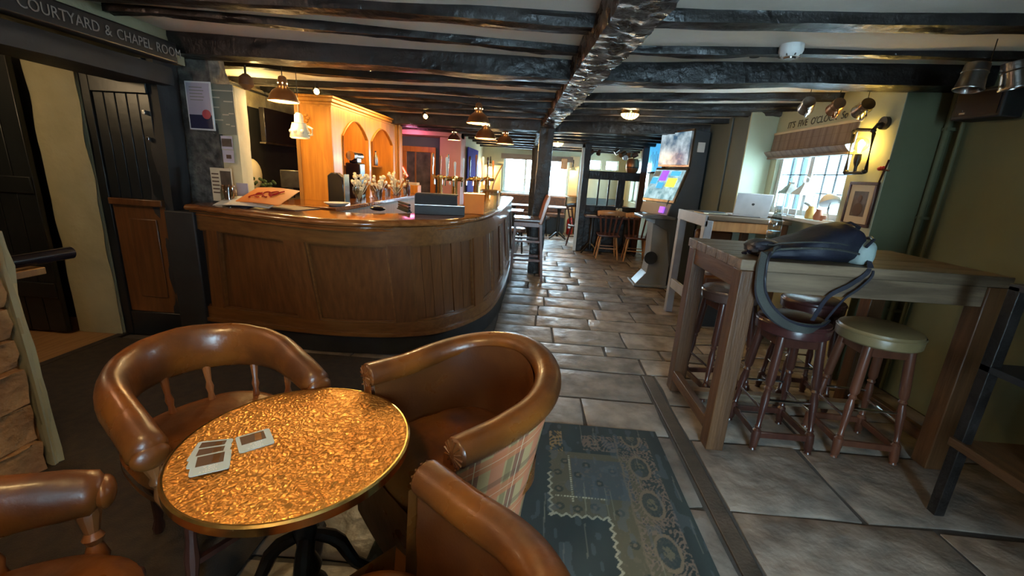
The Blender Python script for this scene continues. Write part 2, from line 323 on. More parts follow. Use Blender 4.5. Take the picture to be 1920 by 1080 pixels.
def dup(root, loc, rz=None, label=None, sc=None):
    def cp(o, par):
        c = o.copy(); C.objects.link(c); c.parent = par; OFF[c.name] = OFF.get(o.name, Vector((0, 0, 0)))
        for ch in [x for x in KIDS.get(o.name, [])]: cp(ch, c)
        return c
    KIDS = {}
    for x in C.objects:
        if x.parent: KIDS.setdefault(x.parent.name, []).append(x)
    r = cp(root, None); r.location = loc; OFF[r.name] = Vector(loc)
    if rz is not None: r.rotation_euler = (0, 0, rz)
    if sc: r.scale = sc
    if label: r['label'] = label
    return r
def text(body, size, loc, rot, m, parent, name='lettering', ext=.001, sx=1, shear=0, align='CENTER', space=1, label=None):
    cu = bpy.data.curves.new(name, 'FONT'); cu.body = body; cu.size = size; cu.extrude = ext; cu.align_x = align; cu.align_y = 'CENTER'; cu.shear = shear; cu.space_character = space; cu.resolution_u = 3
    t = bpy.data.objects.new(name + '_curve', cu); C.objects.link(t); bpy.context.view_layer.update()
    me = bpy.data.meshes.new_from_object(t.evaluated_get(bpy.context.evaluated_depsgraph_get())); bpy.data.objects.remove(t)
    rm = rot if isinstance(rot, Matrix) else Matrix.Rotation(rot[2], 4, 'Z') @ Matrix.Rotation(rot[1], 4, 'Y') @ Matrix.Rotation(rot[0], 4, 'X')
    me.transform(Matrix.Translation(Vector(loc) - OFF[parent.name]) @ rm @ Matrix.Diagonal((sx, 1, 1, 1)))
    me.materials.clear(); me.materials.append(M[m]); o = bpy.data.objects.new(name, me); C.objects.link(o); o.parent = parent; tag(o, label); return o
def words(body, size, start, rot, m, parent, sx, gap, shear=0, ext=.001):
    d = Vector((1, 0, 0)); d.rotate(rot.to_euler()); p = Vector(start)
    for w_ in body.split():
        o = text(w_, size, p, rot, m, parent, ext=ext, sx=sx, shear=shear, align='LEFT', name='word')
        L = max((v.co + OFF[parent.name] - p).dot(d) for v in o.data.vertices); p = p + d * (L + gap)
def interp(P, t):
    i = min(int(t), len(P) - 2); f = t - i
    p = [np.array(P[max(0, min(len(P) - 1, i + k))], float) for k in (-1, 0, 1, 2)]
    return .5 * ((2 * p[1]) + (-p[0] + p[2]) * f + (2 * p[0] - 5 * p[1] + 4 * p[2] - p[3]) * f * f + (-p[0] + 3 * p[1] - 3 * p[2] + p[3]) * f ** 3)
def smooth(P, n): return [tuple(interp(P, t)) for t in np.linspace(0, len(P) - 1, n)]
def hewn(name, p0, p1, wd, ht, m, amp=.012, freq=5, parent=None, wob=.02, seed=0, ns=None, nc=20, **k):
    """a rough timber: rounded rectangle section swept from p0 to p1 with knife-cut noise"""
    p0 = Vector(p0); p1 = Vector(p1); d = p1 - p0; L = d.length; d.normalize()
    r = d.cross(Vector((0, 0, 1))) if abs(d.z) < .9 else Vector((1, 0, 0)); r.normalize(); u = r.cross(d)
    ns = ns or max(8, int(L / .07)); b = MB()
    for i in range(ns + 1):
        t = i / ns; c = p0 + d * (L * t)
        c = c + r * (wob * mnoise.noise(Vector((t * L * .9, seed, 3)))) + u * (wob * mnoise.noise(Vector((t * L * .9, seed, 9))))
        for k2 in range(nc):
            a = 2 * math.pi * (k2 + .5) / nc; ca, sa = math.cos(a), math.sin(a); q = 1 / max(abs(ca), abs(sa)) ** .9
            v = r * (ca * q * wd / 2) + u * (sa * q * ht / 2)
            e = amp * (mnoise.noise(Vector((t * L * freq, ca * 2 + seed, sa * 2))) + .5 * mnoise.noise(Vector((t * L * freq * 2.7, ca * 5 + seed, sa * 5))))
            b.v.append(tuple(c + v + v.normalized() * e))
    for i in range(ns):
        for k2 in range(nc):
            a = i * nc + k2; c2 = i * nc + (k2 + 1) % nc; b.f.append((a, c2, c2 + nc, a + nc))
    b.f.append(tuple(reversed(range(nc)))); b.f.append(tuple(ns * nc + k2 for k2 in range(nc)))
    return b.build(name, m, parent, ang=k.pop('ang', 28), **k)
# ================================================================ STRUCTURE
def zc(y): return 2.28 - .02 * (y - 2.4)
def wall(name, ax, pos, th, a0, a1, z0, z1, holes, m, label=None, **k):
    """upright wall; ax 'x': plane x=pos, runs along y; ax 'y': plane y=pos, runs along x; holes (a0,a1,z0,z1)"""
    b = MB()
    As = sorted({a0, a1, *[h[0] for h in holes], *[h[1] for h in holes]}); Zs = sorted({z0, z1, *[h[2] for h in holes], *[h[3] for h in holes]})
    for i in range(len(As) - 1):
        for j in range(len(Zs) - 1):
            ca, cz = (As[i] + As[i + 1]) / 2, (Zs[j] + Zs[j + 1]) / 2
            if any(h[0] < ca < h[1] and h[2] < cz < h[3] for h in holes): continue
            if ax == 'x': b.bb(min(pos, pos + th), As[i], Zs[j], max(pos, pos + th), As[i + 1], Zs[j + 1])
            else: b.bb(As[i], min(pos, pos + th), Zs[j], As[i + 1], max(pos, pos + th), Zs[j + 1])
    return b.build(name, m, smooth=False, kind='structure', label=label, **k)
# floor base and flagstones
fl = MB().bb(-3.3, -1.7, -.12, 3.2, 11.7, -.014).build('floor', 'mortar', smooth=False, kind='structure', label='grey brown flagstone floor with dark mortar joints')
OFF['floor'] = Vector(fl.location)
random.seed(11)
rows = [.15, .72, 1.24, 1.71, 2.27, 2.66, 3.10, 3.40, 3.62, 4.02, 4.36, 4.72, 5.10, 5.46, 5.8, 6.2, 6.6, 7.0, 7.42, 7.85, 8.3, 8.75, 9.25, 9.8, 10.4, 11.0, 11.5]
def flag(x0, x1, y0, y1):
    g = .011; j = lambda s=.012: random.uniform(-s, s)
    P = [(x0 + g, y0 + g), ((x0 * 2 + x1) / 3, y0 + g + j(.008)), ((x0 + 2 * x1) / 3, y0 + g + j(.008)), (x1 - g, y0 + g), (x1 - g + j(.006), (y0 + y1) / 2), (x1 - g, y1 - g), ((x0 + 2 * x1) / 3, y1 - g + j(.008)), ((x0 * 2 + x1) / 3, y1 - g + j(.008)), (x0 + g, y1 - g), (x0 + g + j(.006), (y0 + y1) / 2)]
    P = [(x + j(.007), y + j(.007)) for x, y in P]; n = len(P); cx, cy = (x0 + x1) / 2, (y0 + y1) / 2
    z = random.uniform(-.004, .0); b = MB()
    ins = [(cx + (x - cx) * (1 - .012 / (x1 - x0) * 2), cy + (y - cy) * (1 - .012 / (y1 - y0) * 2)) for x, y in P]
    mid = [(cx + (x - cx) * .55, cy + (y - cy) * .55) for x, y in P]
    vs = [(x, y, -.05) for x, y in P] + [(x, y, z - .006) for x, y in P] + [(x, y, z - .0008) for x, y in ins] + [(x, y, z + j(.0018)) for x, y in mid] + [(cx, cy, z + j(.0015))]
    fs = []
    for a in range(3):
        for i in range(n): fs.append((a * n + i, a * n + (i + 1) % n, (a + 1) * n + (i + 1) % n, (a + 1) * n + i))
    fs += [(3 * n + i, 3 * n + (i + 1) % n, 4 * n) for i in range(n)]
    b.add(vs, fs).build('flagstone', 'stone', fl, world=True, ang=50)
for i in range(len(rows) - 1):
    y0, y1 = rows[i], rows[i + 1]
    x = -2.62 + random.uniform(0, .35); xs = [-2.62 if y0 < 3 else -.34, ]
    if y0 >= 3: x = -.34 + random.uniform(.25, .6)
    else: x = -2.62 + random.uniform(.5, .9)
    while x < 2.0: xs.append(x); x += random.uniform(.42, .95)
    xs.append(2.78 if y0 < 3.3 else (2.45 if y0 < 4.9 else 2.2))
    if y0 < 3.1:   # leave the dark threshold strip free
        xs = [q for q in xs if abs(q - .90) > .16 and abs(q - .99) > .16]
        L1 = sorted([q for q in xs if q < .94] + [.89]); L2 = sorted([q for q in xs if q > .94] + [.99])
        for P in (L1, L2):
            for a, b2 in zip(P, P[1:]): flag(a, b2, y0, y1)
    else:
        for a, b2 in zip(xs, xs[1:]): flag(a, b2, y0, y1)
MB().bb(.9, .15, -.04, .98, 3.08, -.002).build('threshold_strip', 'strip', fl, world=True, bevel=.004)
MB().bb(-5.6, .9, -.12, -3.3, 4.4, -.003).build('floor_lobby', 'woodfloor', smooth=False, kind='structure', label='tan wooden floor of the lobby behind the opening')
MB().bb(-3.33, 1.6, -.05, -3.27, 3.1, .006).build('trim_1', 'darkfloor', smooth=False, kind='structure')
MB().bb(-3.26, .2, .001, -.98, 2.98, .008).build('floor_carpet_shade', 'darkfloor', smooth=False, kind='structure', label='dark brown carpet area left of the copper table, also standing in for shade before the bar')  # dark sheet: carpet, and painted shade along the bar front
# ceiling
cb = MB().grid(lambda u, v: (-5.6 + 8.8 * u, -1.9 + 13.6 * v, zc(-1.9 + 13.6 * v) + .012 * mnoise.noise(Vector((u * 9, v * 14, 0)))), 44, 68, flip=True)
cb.bb(-5.6, -1.9, 2.45, 3.2, 11.7, 2.5)
cl = cb.build('ceiling', 'plaster', kind='structure', label='low plaster ceiling between black timber joists')
# walls
wall('wall_right', 'x', 2.8, .3, -1.9, 3.3, -.1, 2.5, [], 'wall')
wall('wall_return', 'x', 2.455, .36, 3.3, 3.45, -.1, 2.5, [], 'wall')  # return face takes the shade-darkened paint
wall('wall_light_block', 'y', -.2, -.15, 1.32, 2.8, -.1, 2.5, [], 'wall')  # unseen wall added to keep window light off the right side
MB().bb(-2.66, -.45, 0, -.28, -.40, 1.95).build('partition_light_block', 'oakdark', smooth=False, kind='structure', label='unseen wooden partition behind the camera, added to block window light on the left')  # added out of view to hold window light off the left side
MB().bb(2.17, 4.925, 0, 2.45, 4.949, 2.4).build('window_reveal', 'wallpale', smooth=False, kind='structure', label='pale reveal left of the window')
wall('wall_window', 'x', 2.45, .1, 3.302, 4.95, -.1, 2.5, [(3.69, 4.80, 1.21, 1.98)], 'wallpale')
wall('wall_pier', 'x', 2.17, .28, 4.95, 7.6, -.1, 2.5, [], 'pier')
wall('wall_right_far', 'x', 2.2, .3, 7.6, 11.5, -.1, 2.5, [(9.05, 10.75, .95, 1.92)], 'wallpale')
wall('wall_far', 'y', 11.5, .25, -1.5, 2.5, -.1, 2.5, [(-.95, .74, .95, 1.92), (1.24, 1.56, 1.66, 1.9), (1.67, 1.99, 1.66, 1.9)], 'farwall')
wall('wall_back', 'y', -1.7, -.25, -5.6, 3.1, -.1, 2.5, [(.2, 1.3, .2, 2.1)], 'wall')
wall('wall_left', 'x', -2.66, -.3, -1.7, 3.3, -.1, 2.5, [(1.35, 3.3, -.05, 2.07)], 'cream')
wall('wall_lobby', 'y', 3.34, .2, -5.6, -3.25, -.1, 2.5, [], 'blackmat')
wall('wall_lobby_left', 'x', -5.5, -.2, .5, 3.5, -.1, 2.5, [], 'blackmat')
wall('wall_lobby_front', 'y', .9, -.2, -5.6, -2.9, -.1, 2.5, [], 'blackmat')
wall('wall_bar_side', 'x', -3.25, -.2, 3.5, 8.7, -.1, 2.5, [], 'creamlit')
wall('wall_bar_far', 'y', 8.6, .2, -3.4, -1.9, -.1, 2.5, [], 'pier')
wall('wall_pink', 'y', 8.3, .5, -1.9, -1.5, -.1, 2.5, [], 'pink')
wall('wall_left_far', 'x', -1.5, -.3, 8.8, 11.6, -.1, 2.5, [], 'wallpale')
MB().bb(-3.2, 8.0, 2.02, -1.5, 8.62, 2.3).build('trim_2', 'pink', smooth=False, kind='structure', label='pink lit bulkhead over the bar end')
MB().bb(-1.499, 11.36, -.05, -.99, 11.5, .94).bb(-1.499, 11.42, .98, -1.0, 11.5, 1.62).build('trim_3', 'farora', smooth=False, kind='structure')
MB().bb(.76, 11.44, -.05, .99, 11.5, .94).bb(.76, 11.44, .98, .99, 11.5, 1.95).build('trim_4', 'farora', smooth=False, kind='structure')
MB().bb(-1.5, 11.33, .94, -.98, 11.5, .98).bb(.76, 11.41, .94, 1.0, 11.5, .98).build('trim_5', 'oakdark', smooth=False, kind='structure')
# outside seen through the windows
oh = thing('outside_house', 'teal painted house across the yard, seen through the right window', None, (5.7, 11, -.4), kind='structure')
MB().bb(5.6, 9.35, -.4, 5.9, 13.0, 4).build('house_wall', 'extwall', oh, world=True, smooth=False)
MB().bb(5.6, 7.0, -.4, 5.9, 9.35, 4).build('house_wall', 'extwhite', oh, world=True, smooth=False)
for y in (9.5, 9.9, 10.3): MB().bb(5.55, y, 0, 5.6, y + .12, 3.6).build('white_board', 'extwhite', oh, world=True, smooth=False)
MB().bb(-12, -12, -.4, 14, 24, -.3).build('outside_ground', 'gravel', smooth=False, kind='structure')
hb = MB()
for i in range(26):
    hb.ball((random.uniform(-2.6, 2.6), 14.2 + random.uniform(-.3, .3), .0 + random.uniform(-.1, .75)), random.uniform(.2, .36), 8, 6, nz=.4, nf=5)
hb.build('shrub_border', 'darkleaf', label='low dark green shrubs outside the far window', cat='shrubs', kind='stuff')
MB().bb(-7, 17, -.4, 7, 17.3, 1.25).build('outside_far_wall', 'extwhite', smooth=False, kind='structure', label='white rendered wall beyond the far window')
# ---- windows
def window(name, ax, pos, a0, a1, z0, z1, lights, zbars, m, leadA, leadZ, label, fw_=.05, d=.05):
    """casement window: frame, mullions, transoms, glass pane per light, lead cames"""
    cx = ((pos, (a0 + a1) / 2, z0) if ax == 'x' else ((a0 + a1) / 2, pos, z0))
    t = thing(name, label, None, cx, kind='structure')
    def put(b, A0, A1, Z0, Z1, dd):
        if ax == 'x': b.bb(pos - dd / 2, A0, Z0, pos + dd / 2, A1, Z1)
        else: b.bb(A0, pos - dd / 2, Z0, A1, pos + dd / 2, Z1)
    f = MB(); put(f, a0, a1, z0, z0 + fw_, d); put(f, a0, a1, z1 - fw_, z1, d); put(f, a0, a0 + fw_, z0 + fw_, z1 - fw_, d); put(f, a1 - fw_, a1, z0 + fw_, z1 - fw_, d)
    f.build('window_frame', m, t, world=True, bevel=.004)
    for q in lights:
        b = MB(); put(b, q - fw_ / 2, q + fw_ / 2, z0 + fw_, z1 - fw_, d * .96); b.build('mullion', m, t, world=True, bevel=.003)
    edges = [a0 + fw_] + [v for q in lights for v in (q - fw_ / 2, q + fw_ / 2)] + [a1 - fw_]
    for i in range(0, len(edges), 2):
        A, B = edges[i], edges[i + 1]; b = MB(); put(b, A, B, z0 + fw_, z1 - fw_, .006); p = b.build('pane', 'glass', t, world=True, smooth=False)
        b = MB()
        k = max(1, int((B - A) / leadA))
        for j in range(1, k): put(b, A + (B - A) * j / k - .004, A + (B - A) * j / k + .004, z0 + fw_, z1 - fw_, .012)
        k = max(1, int((z1 - z0 - 2 * fw_) / leadZ))
        for j in range(1, k): zz = z0 + fw_ + (z1 - z0 - 2 * fw_) * j / k; put(b, A, B, zz - .004, zz + .004, .012)
        if b.v: b.build('glazing_bar', 'blackmat', p, world=True, smooth=False)
    return t
M['winwhite'] = mat('white_window_paint', (.62, .70, .72), rough=.5, bump=0)
window('window_1', 'x', 2.51, 3.69, 4.80, 1.21, 1.98, [4.25], [], 'winwhite', .15, .16, 'white casement window with leaded panes in the right wall', fw_=.06)
window('window_2', 'y', 11.6, -.95, .74, .95, 1.92, [-.38, .18], [], 'winwhite', .3, .3, 'bright wide window in the far wall')
window('window_3', 'x', 2.33, 9.05, 10.75, .95, 1.92, [9.6, 10.2], [], 'winwhite', .25, .25, 'far side window beyond the timber screen')
window('window_4', 'y', 11.6, 1.24, 1.56, 1.66, 1.9, [], [], 'winwhite', .4, .4, 'small square window seen through the screen, left of two', fw_=.02)
window('window_5', 'y', 11.6, 1.67, 1.99, 1.66, 1.9, [], [], 'winwhite', .12, .3, 'small square window seen through the screen, right of two', fw_=.02)
window('window_6', 'y', -1.8, .2, 1.3, .2, 2.1, [.75], [], 'winwhite', .6, .6, 'window behind the camera')
MB().bb(2.33, 3.62, 1.18, 2.54, 4.86, 1.212).build('window_sill', 'winwhite', kind='structure', label='white painted window sill crowded with ornaments', bevel=.006)
MB().bb(-1.0, 11.38, .93, .8, 11.62, .955).build('window_sill', 'winwhite', kind='structure', label='white sill under the bright far window', bevel=.004)
MB().bb(-1.02, 11.42, 1.80, .82, 11.49, 1.93).build('window_blind', 'blindfab', label='folded blind along the top of the far window', cat='blind')
# ---- beams
hewn('beam', (.50, -.1, 2.21), (.385, 1.8, 2.21), .25, .19, 'spine', amp=.012, freq=14, wob=.008, seed=5, nc=28, ns=60, label='near end of the thick hewn black spine beam overhead', kind='structure')
sp = hewn('beam', (.388, 1.75, 2.21), (.20, 4.75, 2.20), .23, .18, 'spine', amp=.013, freq=13, wob=.012, seed=2, nc=36, ns=150, label='thick glossy black hewn spine beam running away down the ceiling', kind='structure')
hewn('beam', (.20, 4.70, 2.18), (.06, 6.55, 2.17), .20, .19, 'spine', amp=.013, freq=12, wob=.015, seed=4, nc=30, ns=80, label='far worn end of the hewn spine beam above the post', kind='structure')
hewn('beam', (-.02, 6.6, 2.10), (-.12, 11.45, 2.04), .15, .14, 'spine', amp=.01, freq=5, seed=8, label='spine beam of the far room', kind='structure')
JL = [(-2.66, 2.47, 2.60, .14, .07, 0), (-2.62, 2.71, 3.12, .10, .06, 1), (-2.95, 3.25, 3.50, .22, .145, 0), (-3.2, 3.98, 4.14, .12, .07, 2), (-3.2, 4.6, 4.61, .12, .07, 3), (-3.2, 5.07, 5.09, .12, .07, 4), (-3.2, 5.5, 5.5, .12, .07, 5), (-3.2, 5.94, 5.92, .12, .07, 6)]
for i, (x0, y0, y1, wd, dp, sd) in enumerate(JL):
    xe = .373 - .065 * (y1 - 1.9)
    hewn('joist', (x0, y0, zc(y0) - dp / 2 + .035), (xe - .05, y1, zc(y1) - dp / 2 + .035), wd - .02, dp + .04, 'blackwood', amp=.014, freq=3, wob=.035, seed=10 + i, kind='structure', label='black ceiling joist, left side, %s from the camera' % ['first', 'second', 'thick third', 'fourth', 'fifth', 'sixth', 'seventh', 'eighth'][i])
JR = [(2.50, 2.36, 2.8, .15, .07), (3.07, 2.84, 2.8, .10, .05), (3.50, 3.17, 2.8, .22, .14), (4.60, 4.0, 2.5, .12, .07), (5.10, 4.5, 2.5, .11, .07), (5.5, 4.92, 2.5, .11, .07), (5.92, 5.5, 2.3, .11, .07)]
for i, (y0, y1, xe, wd, dp) in enumerate(JR):
    xs = .373 - .065 * (y0 - 1.9) + .05
    hewn('joist', (xs, y0, zc(y0) - dp / 2 + .035), (xe, y1, zc(y1) - dp / 2 + .035), wd - .02, dp + .04, 'blackwood', amp=.012, freq=3, wob=.03, seed=30 + i, kind='structure', label='black ceiling joist, right side, %s from the camera' % ['first', 'second', 'thick third', 'fourth', 'fifth', 'sixth', 'seventh'][i])
hewn('joist', (-2.2, 1.72, 2.27), (.33, 1.86, 2.27), .16, .12, 'blackwood', seed=50, kind='structure', label='black joist at the top edge of the photo, left side')
hewn('joist', (.45, 1.9, 2.27), (2.8, 1.6, 2.27), .10, .07, 'blackwood', seed=51, kind='structure', label='black joist at the top edge of the photo, right side')
hewn('beam', (-3.2, 6.62, 2.13), (-.0, 6.56, 2.13), .26, .17, 'blackwood', amp=.012, seed=60, wob=.05, kind='structure', label='heavy black cross beam above the bar end')
hewn('beam', (.12, 6.56, 2.13), (2.2, 6.15, 2.15), .24, .17, 'blackwood', amp=.012, seed=61, wob=.04, kind='structure', label='heavy black cross beam right of the post')
for i, y in enumerate((7.05, 7.55, 8.05, 8.6, 9.15, 9.7, 10.3, 10.9)):
    x0 = -1.55 if y > 8.5 else -3.2
    hewn('joist', (x0, y, zc(y) - .03), (2.25, y - .1, zc(y) - .03), .12, .09, 'blackwood', amp=.008, seed=70 + i, wob=.015, kind='structure', label='dark joist of the far room ceiling, number %d beyond the cross beam' % (i + 1))
# posts
hewn('post', (.02, 6.42, 0), (.06, 6.42, 2.08), .20, .20, 'blackwood', amp=.014, freq=3, seed=80, kind='structure', label='rough black oak post in the middle of the room')
hewn('post', (-.12, 9.5, 0), (-.13, 9.5, 2.0), .14, .14, 'blackwood', amp=.01, freq=3, seed=81, kind='structure', label='second black post standing in the far room')
MB().bb(-2.80, 3.08, 0, -2.57, 3.28, 1.03).build('post_base', 'blackmat', kind='structure', bevel=.01)
hewn('post', (-2.835, 3.20, 0), (-2.835, 3.20, 2.2), .20, .20, 'blackmat', amp=.012, freq=3, seed=82, kind='structure', label='dark post at the left end of the bar')
hewn('post', (-2.68, 3.46, 1.0), (-2.68, 3.46, 2.16), .32, .20, 'granite', amp=.03, freq=7, seed=83, kind='structure', label='rough granite jamb beside the notices')
# boxed dark post head and sign beam
sb = MB().bb(-2.64, .2, 2.045, -2.55, 3.11, 2.175).build('sign_beam', 'blackpaint', bevel=.01, label='black beam over the left opening with grey painted lettering', cat='sign')
words('COURTYARD & CHAPEL ROOM', .08, (-2.547, 2.165, 2.108), Matrix.Rotation(R(90), 4, 'Z') @ Matrix.Rotation(R(90), 4, 'X'), 'textgrey', sb, .83, .03)
hewn('beam', (-2.81, .2, 1.97), (-2.81, 3.15, 1.97), .36, .12, 'blackmat', amp=.006, seed=90, kind='structure', label='black lintel over the left opening')
# lobby: cream pillar, black boarded door, half-glazed boarded panel
cp = MB().grid(lambda u, v: (-3.66 + .37 * u, 3.06 + .02 * mnoise.noise(Vector((u * 3, v * 9, 1))), 2.45 * v), 8, 30, flip=True)
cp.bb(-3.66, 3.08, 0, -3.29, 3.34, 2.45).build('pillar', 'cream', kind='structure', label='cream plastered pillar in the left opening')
bd = thing('door_1', 'black boarded door left of the cream pillar', None, (-4.2, 3.0, 0), kind='structure')
for i in range(7): MB().bb(-4.72 + i * .15, 2.98, .02, -4.575 + i * .15, 3.02, 2.1).build('plank', 'blackpaint', bd, world=True, bevel=.006)
MB().bb(-4.72, 2.965, .3, -3.68, 2.98, .42).bb(-4.72, 2.965, 1.1, -3.68, 2.98, 1.22).build('ledge', 'blackpaint', bd, world=True, bevel=.005)
d2 = thing('door_2', 'black boarded screen with brown wainscot between pillar and post', None, (-3.05, 3.1, 0), kind='structure')
for i in range(5): MB().bb(-3.22 + i * .085, 3.10, 1.10, -3.139 + i * .085, 3.125, 1.84).build('plank', 'blackpaint', d2, world=True, bevel=.005)
MB().bb(-3.29, 3.085, .0, -3.22, 3.14, 2.2).bb(-3.22, 3.085, 1.84, -2.8, 3.14, 2.2).bb(-3.22, 3.09, 0, -2.8, 3.14, .2).build('frame', 'blackpaint', d2, world=True, bevel=.005)
MB().bb(-3.22, 3.07, 1.05, -2.8, 3.12, 1.10).bb(-3.22, 3.10, .2, -2.8, 3.13, 1.05).build('wainscot', 'oakbar_z', d2, world=True, bevel=.006)
MB().bb(-3.10, 3.09, .33, -2.88, 3.10, .95).build('wainscot_panel', 'oakbar_z', d2, world=True, bevel=.006)
MB().bb(-2.84, 3.07, 1.70, -2.82, 3.09, 1.73).bb(-2.84, 3.07, 1.52, -2.82, 3.09, 1.55).build('catch', 'chrome', d2, world=True, bevel=.002)
# stub wall at the left edge
st = MB()
sw = thing('stub_wall', 'tan rough stone stub wall at the left edge of the photo', None, (-2.4, 1.1, 0), kind='structure')
random.seed(5)
z = 0
while z < 1.02:
    h = random.uniform(.11, .19); h = min(h, 1.08 - z); y = .55 + random.uniform(0, .1)
    while y < 1.5:
        ww = random.uniform(.16, .32); y1 = y + ww if y + ww < 1.46 else 1.56
        b = MB(); cyy, czz = (y + y1) / 2, z + h / 2; b.ball((0, 0, 0), 1, 14, 10); px = random.uniform(0, .02)
        b.v = [(-2.24 + px + max(-1, min(1, v[0] * 2.2)) * .06 + .03 * mnoise.noise(Vector((y, v[1] * 1.7, v[2] * 1.7 + z))), cyy + max(-1, min(1, v[1] * 1.9)) * (y1 - y - .008) / 2 + .01 * mnoise.noise(Vector(v) * 3), czz + max(-1, min(1, v[2] * 1.9)) * (h - .008) / 2 + .01 * mnoise.noise(Vector(v) * 4)) for v in b.v]
        b.build('stone_block', 'hearth', sw, world=True, ang=60); y = y1
    z += h
MB().bb(-3.0, .5, 0, -2.22, 1.60, 1.06).build('wall_core', 'hearth', sw, world=True)
hewn('corner_render', (-2.19, 1.60, 0), (-2.205, 1.60, 1.1), .05, .035, 'cream', amp=.012, freq=5, seed=91, parent=sw, world=True)
led = thing('wall_ledge', 'dark purple-brown glossy drinks ledge behind the stone stub wall', 'ledge', (-2.42, 1.85, .88))
MB().cyl((-2.42, 1.63, .915), (-2.42, 2.06, .915), .032, n=16).build('shelf', 'blackgloss', led, world=True)
MB().bb(-2.48, 1.63, .84, -2.38, 1.9, .875).build('bracket', 'oakdark', led, world=True, bevel=.004)
# ================================================================ BAR
KB = [(-2.66, 3.12), (-2.44, 3.09), (-1.78, 3.02), (-1.36, 3.015), (-1.0, 3.08), (-.70, 3.257), (-.454, 3.70), (-.36, 4.25), (-.334, 5.21), (-.36, 6.9)]
KT = [(-2.62, 3.12), (-2.40, 3.07), (-1.80, 2.89), (-1.38, 2.83), (-1.03, 2.92), (-.74, 3.15), (-.50, 3.65), (-.42, 4.25), (-.40, 5.2), (-.42, 6.9)]
KC = [(-2.62, 3.06), (-2.46, 3.03), (-1.95, 2.87), (-1.49, 2.76), (-1.15, 2.80), (-.86, 2.99), (-.60, 3.27), (-.44, 3.86), (-.37, 4.88), (-.39, 6.9)]
def nrm(K, t):
    a = interp(K, max(0, t - .05)); b = interp(K, min(len(K) - 1, t + .05)); d = b - a; d /= np.hypot(*d); return np.array([d[1], -d[0]])
def face(t, z, out=0):
    k = (z - .18) / .85; p = (1 - k) * interp(KB, t) + k * interp(KT, t); n = (1 - k) * nrm(KB, t) + k * nrm(KT, t)
    return (p[0] + n[0] * out, p[1] + n[1] * out, z)
def slab(t0, t1, z0, z1, o0, o1, nt=None):
    """curved panel with thickness from out=o0 to out=o1"""
    nt = nt or max(2, int((t1 - t0) * 8)); b = MB()
    b.grid(lambda u, v: face(t0 + (t1 - t0) * u, z0 + (z1 - z0) * v, o1), nt, 2)
    b.grid(lambda u, v: face(t0 + (t1 - t0) * u, z0 + (z1 - z0) * v, o0), nt, 2, flip=True)
    for z, fp in ((z0, True), (z1, False)): b.grid(lambda u, v: face(t0 + (t1 - t0) * u, z, o0 + (o1 - o0) * v), nt, 1, flip=not fp)
    for t, fp in ((t0, False), (t1, True)): b.grid(lambda u, v: face(t, z0 + (z1 - z0) * v, o0 + (o1 - o0) * u), 1, 2, flip=fp)
    return b
bar = thing('bar_counter_front', 'curved golden oak bar front with recessed panels and black plinth', 'bar', (-1.4, 3.3, 0))
slab(0, 9, 0.0, .185, -.06, -.004, 70).build('plinth', 'blackmat', bar, world=True)
slab(0, 9, .90, 1.035, -.03, .004, 70).build('top_rail', 'oakbar_x', bar, world=True)
slab(0, 9, .18, .285, -.03, .004, 70).build('bottom_rail', 'oakbar_x', bar, world=True)
slab(0, 9, .165, .195, -.03, .022, 70).build('base_moulding', 'oakbar_x', bar, world=True)
st_t = [0, .75, 1.03, 2.04, 2.40, 3.95, 4.40, 5.85, 6.15, 6.9, 7.15, 7.75, 7.95, 8.35, 8.5, 8.85, 9]
for a, b2 in zip(st_t[1::2], st_t[2::2]): slab(a, b2, .28, .905, -.03, .003).build('stile', 'oakbar_z', bar, world=True)
slab(0, .35, .28, .905, -.03, .003).build('stile', 'oakbar_z', bar, world=True)
pans = [(.35, .75)] + [(a, b2) for a, b2 in zip(st_t[2::2], st_t[3::2])]
for a, b2 in pans:
    pn = slab(a, b2, .28, .905, -.07, -.042).build('panel', 'oakbar_z', bar, world=True)
    md = MB()
    for q in (a, b2 - .035): s2 = slab(q, q + .035, .28, .905, -.03, -.012); md.add(s2.v, s2.f)
    for zz in (.28, .888): s2 = slab(a, b2, zz, zz + .017, -.03, -.012); md.add(s2.v, s2.f)
    md.build('panel_moulding', 'oakbar_x', pn, world=True)
    n = {4.4: 6, 6.15: 3}.get(a, 0)
    for i in range(n):
        w0 = (b2 - a - .07) / n; s2 = slab(a + .035 + i * w0 + .006, a + .035 + (i + 1) * w0 - .006, .297, .888, -.046, -.036 + (.006 if a == 4.4 and i > 3 else 0))
        s2.build('board', 'oakbar_z', pn, world=True)
ct = thing('bar_worktop', 'varnished mahogany bar top with rounded edge', 'bar top', (-1.4, 3.3, 1.035))
def topc(t, o, z): p = interp(KC, t); n = nrm(KC, t); return (p[0] + n[0] * o, p[1] + n[1] * o, z)
prof = [(-.46, 1.036), (-.05, 1.036), (-.012, 1.044), (0, 1.056), (.0, 1.066), (-.012, 1.082), (-.05, 1.088), (-.46, 1.088)]
b = MB(); nt = 110
for i in range(nt + 1):
    for o_, z_ in prof: b.v.append(topc(9 * i / nt, o_, z_))
for i in range(nt):
    for j in range(len(prof)):
        a = i * 8 + j; c = i * 8 + (j + 1) % 8; b.f.append((a, a + 8, c + 8, c))
b.f.append(tuple(range(8))); b.f.append(tuple(reversed([nt * 8 + j for j in range(8)])))
b.build('top_board', 'counter', ct, world=True, ang=50)
prof = [(-.20, 1.03), (-.02, 1.008), (-.035, 1.02), (-.02, 1.03), (-.02, 1.036), (-.2, 1.036)]
b = MB()
for i in range(nt + 1):
    for o_, z_ in prof: b.v.append(topc(9 * i / nt, o_ - .02, z_))
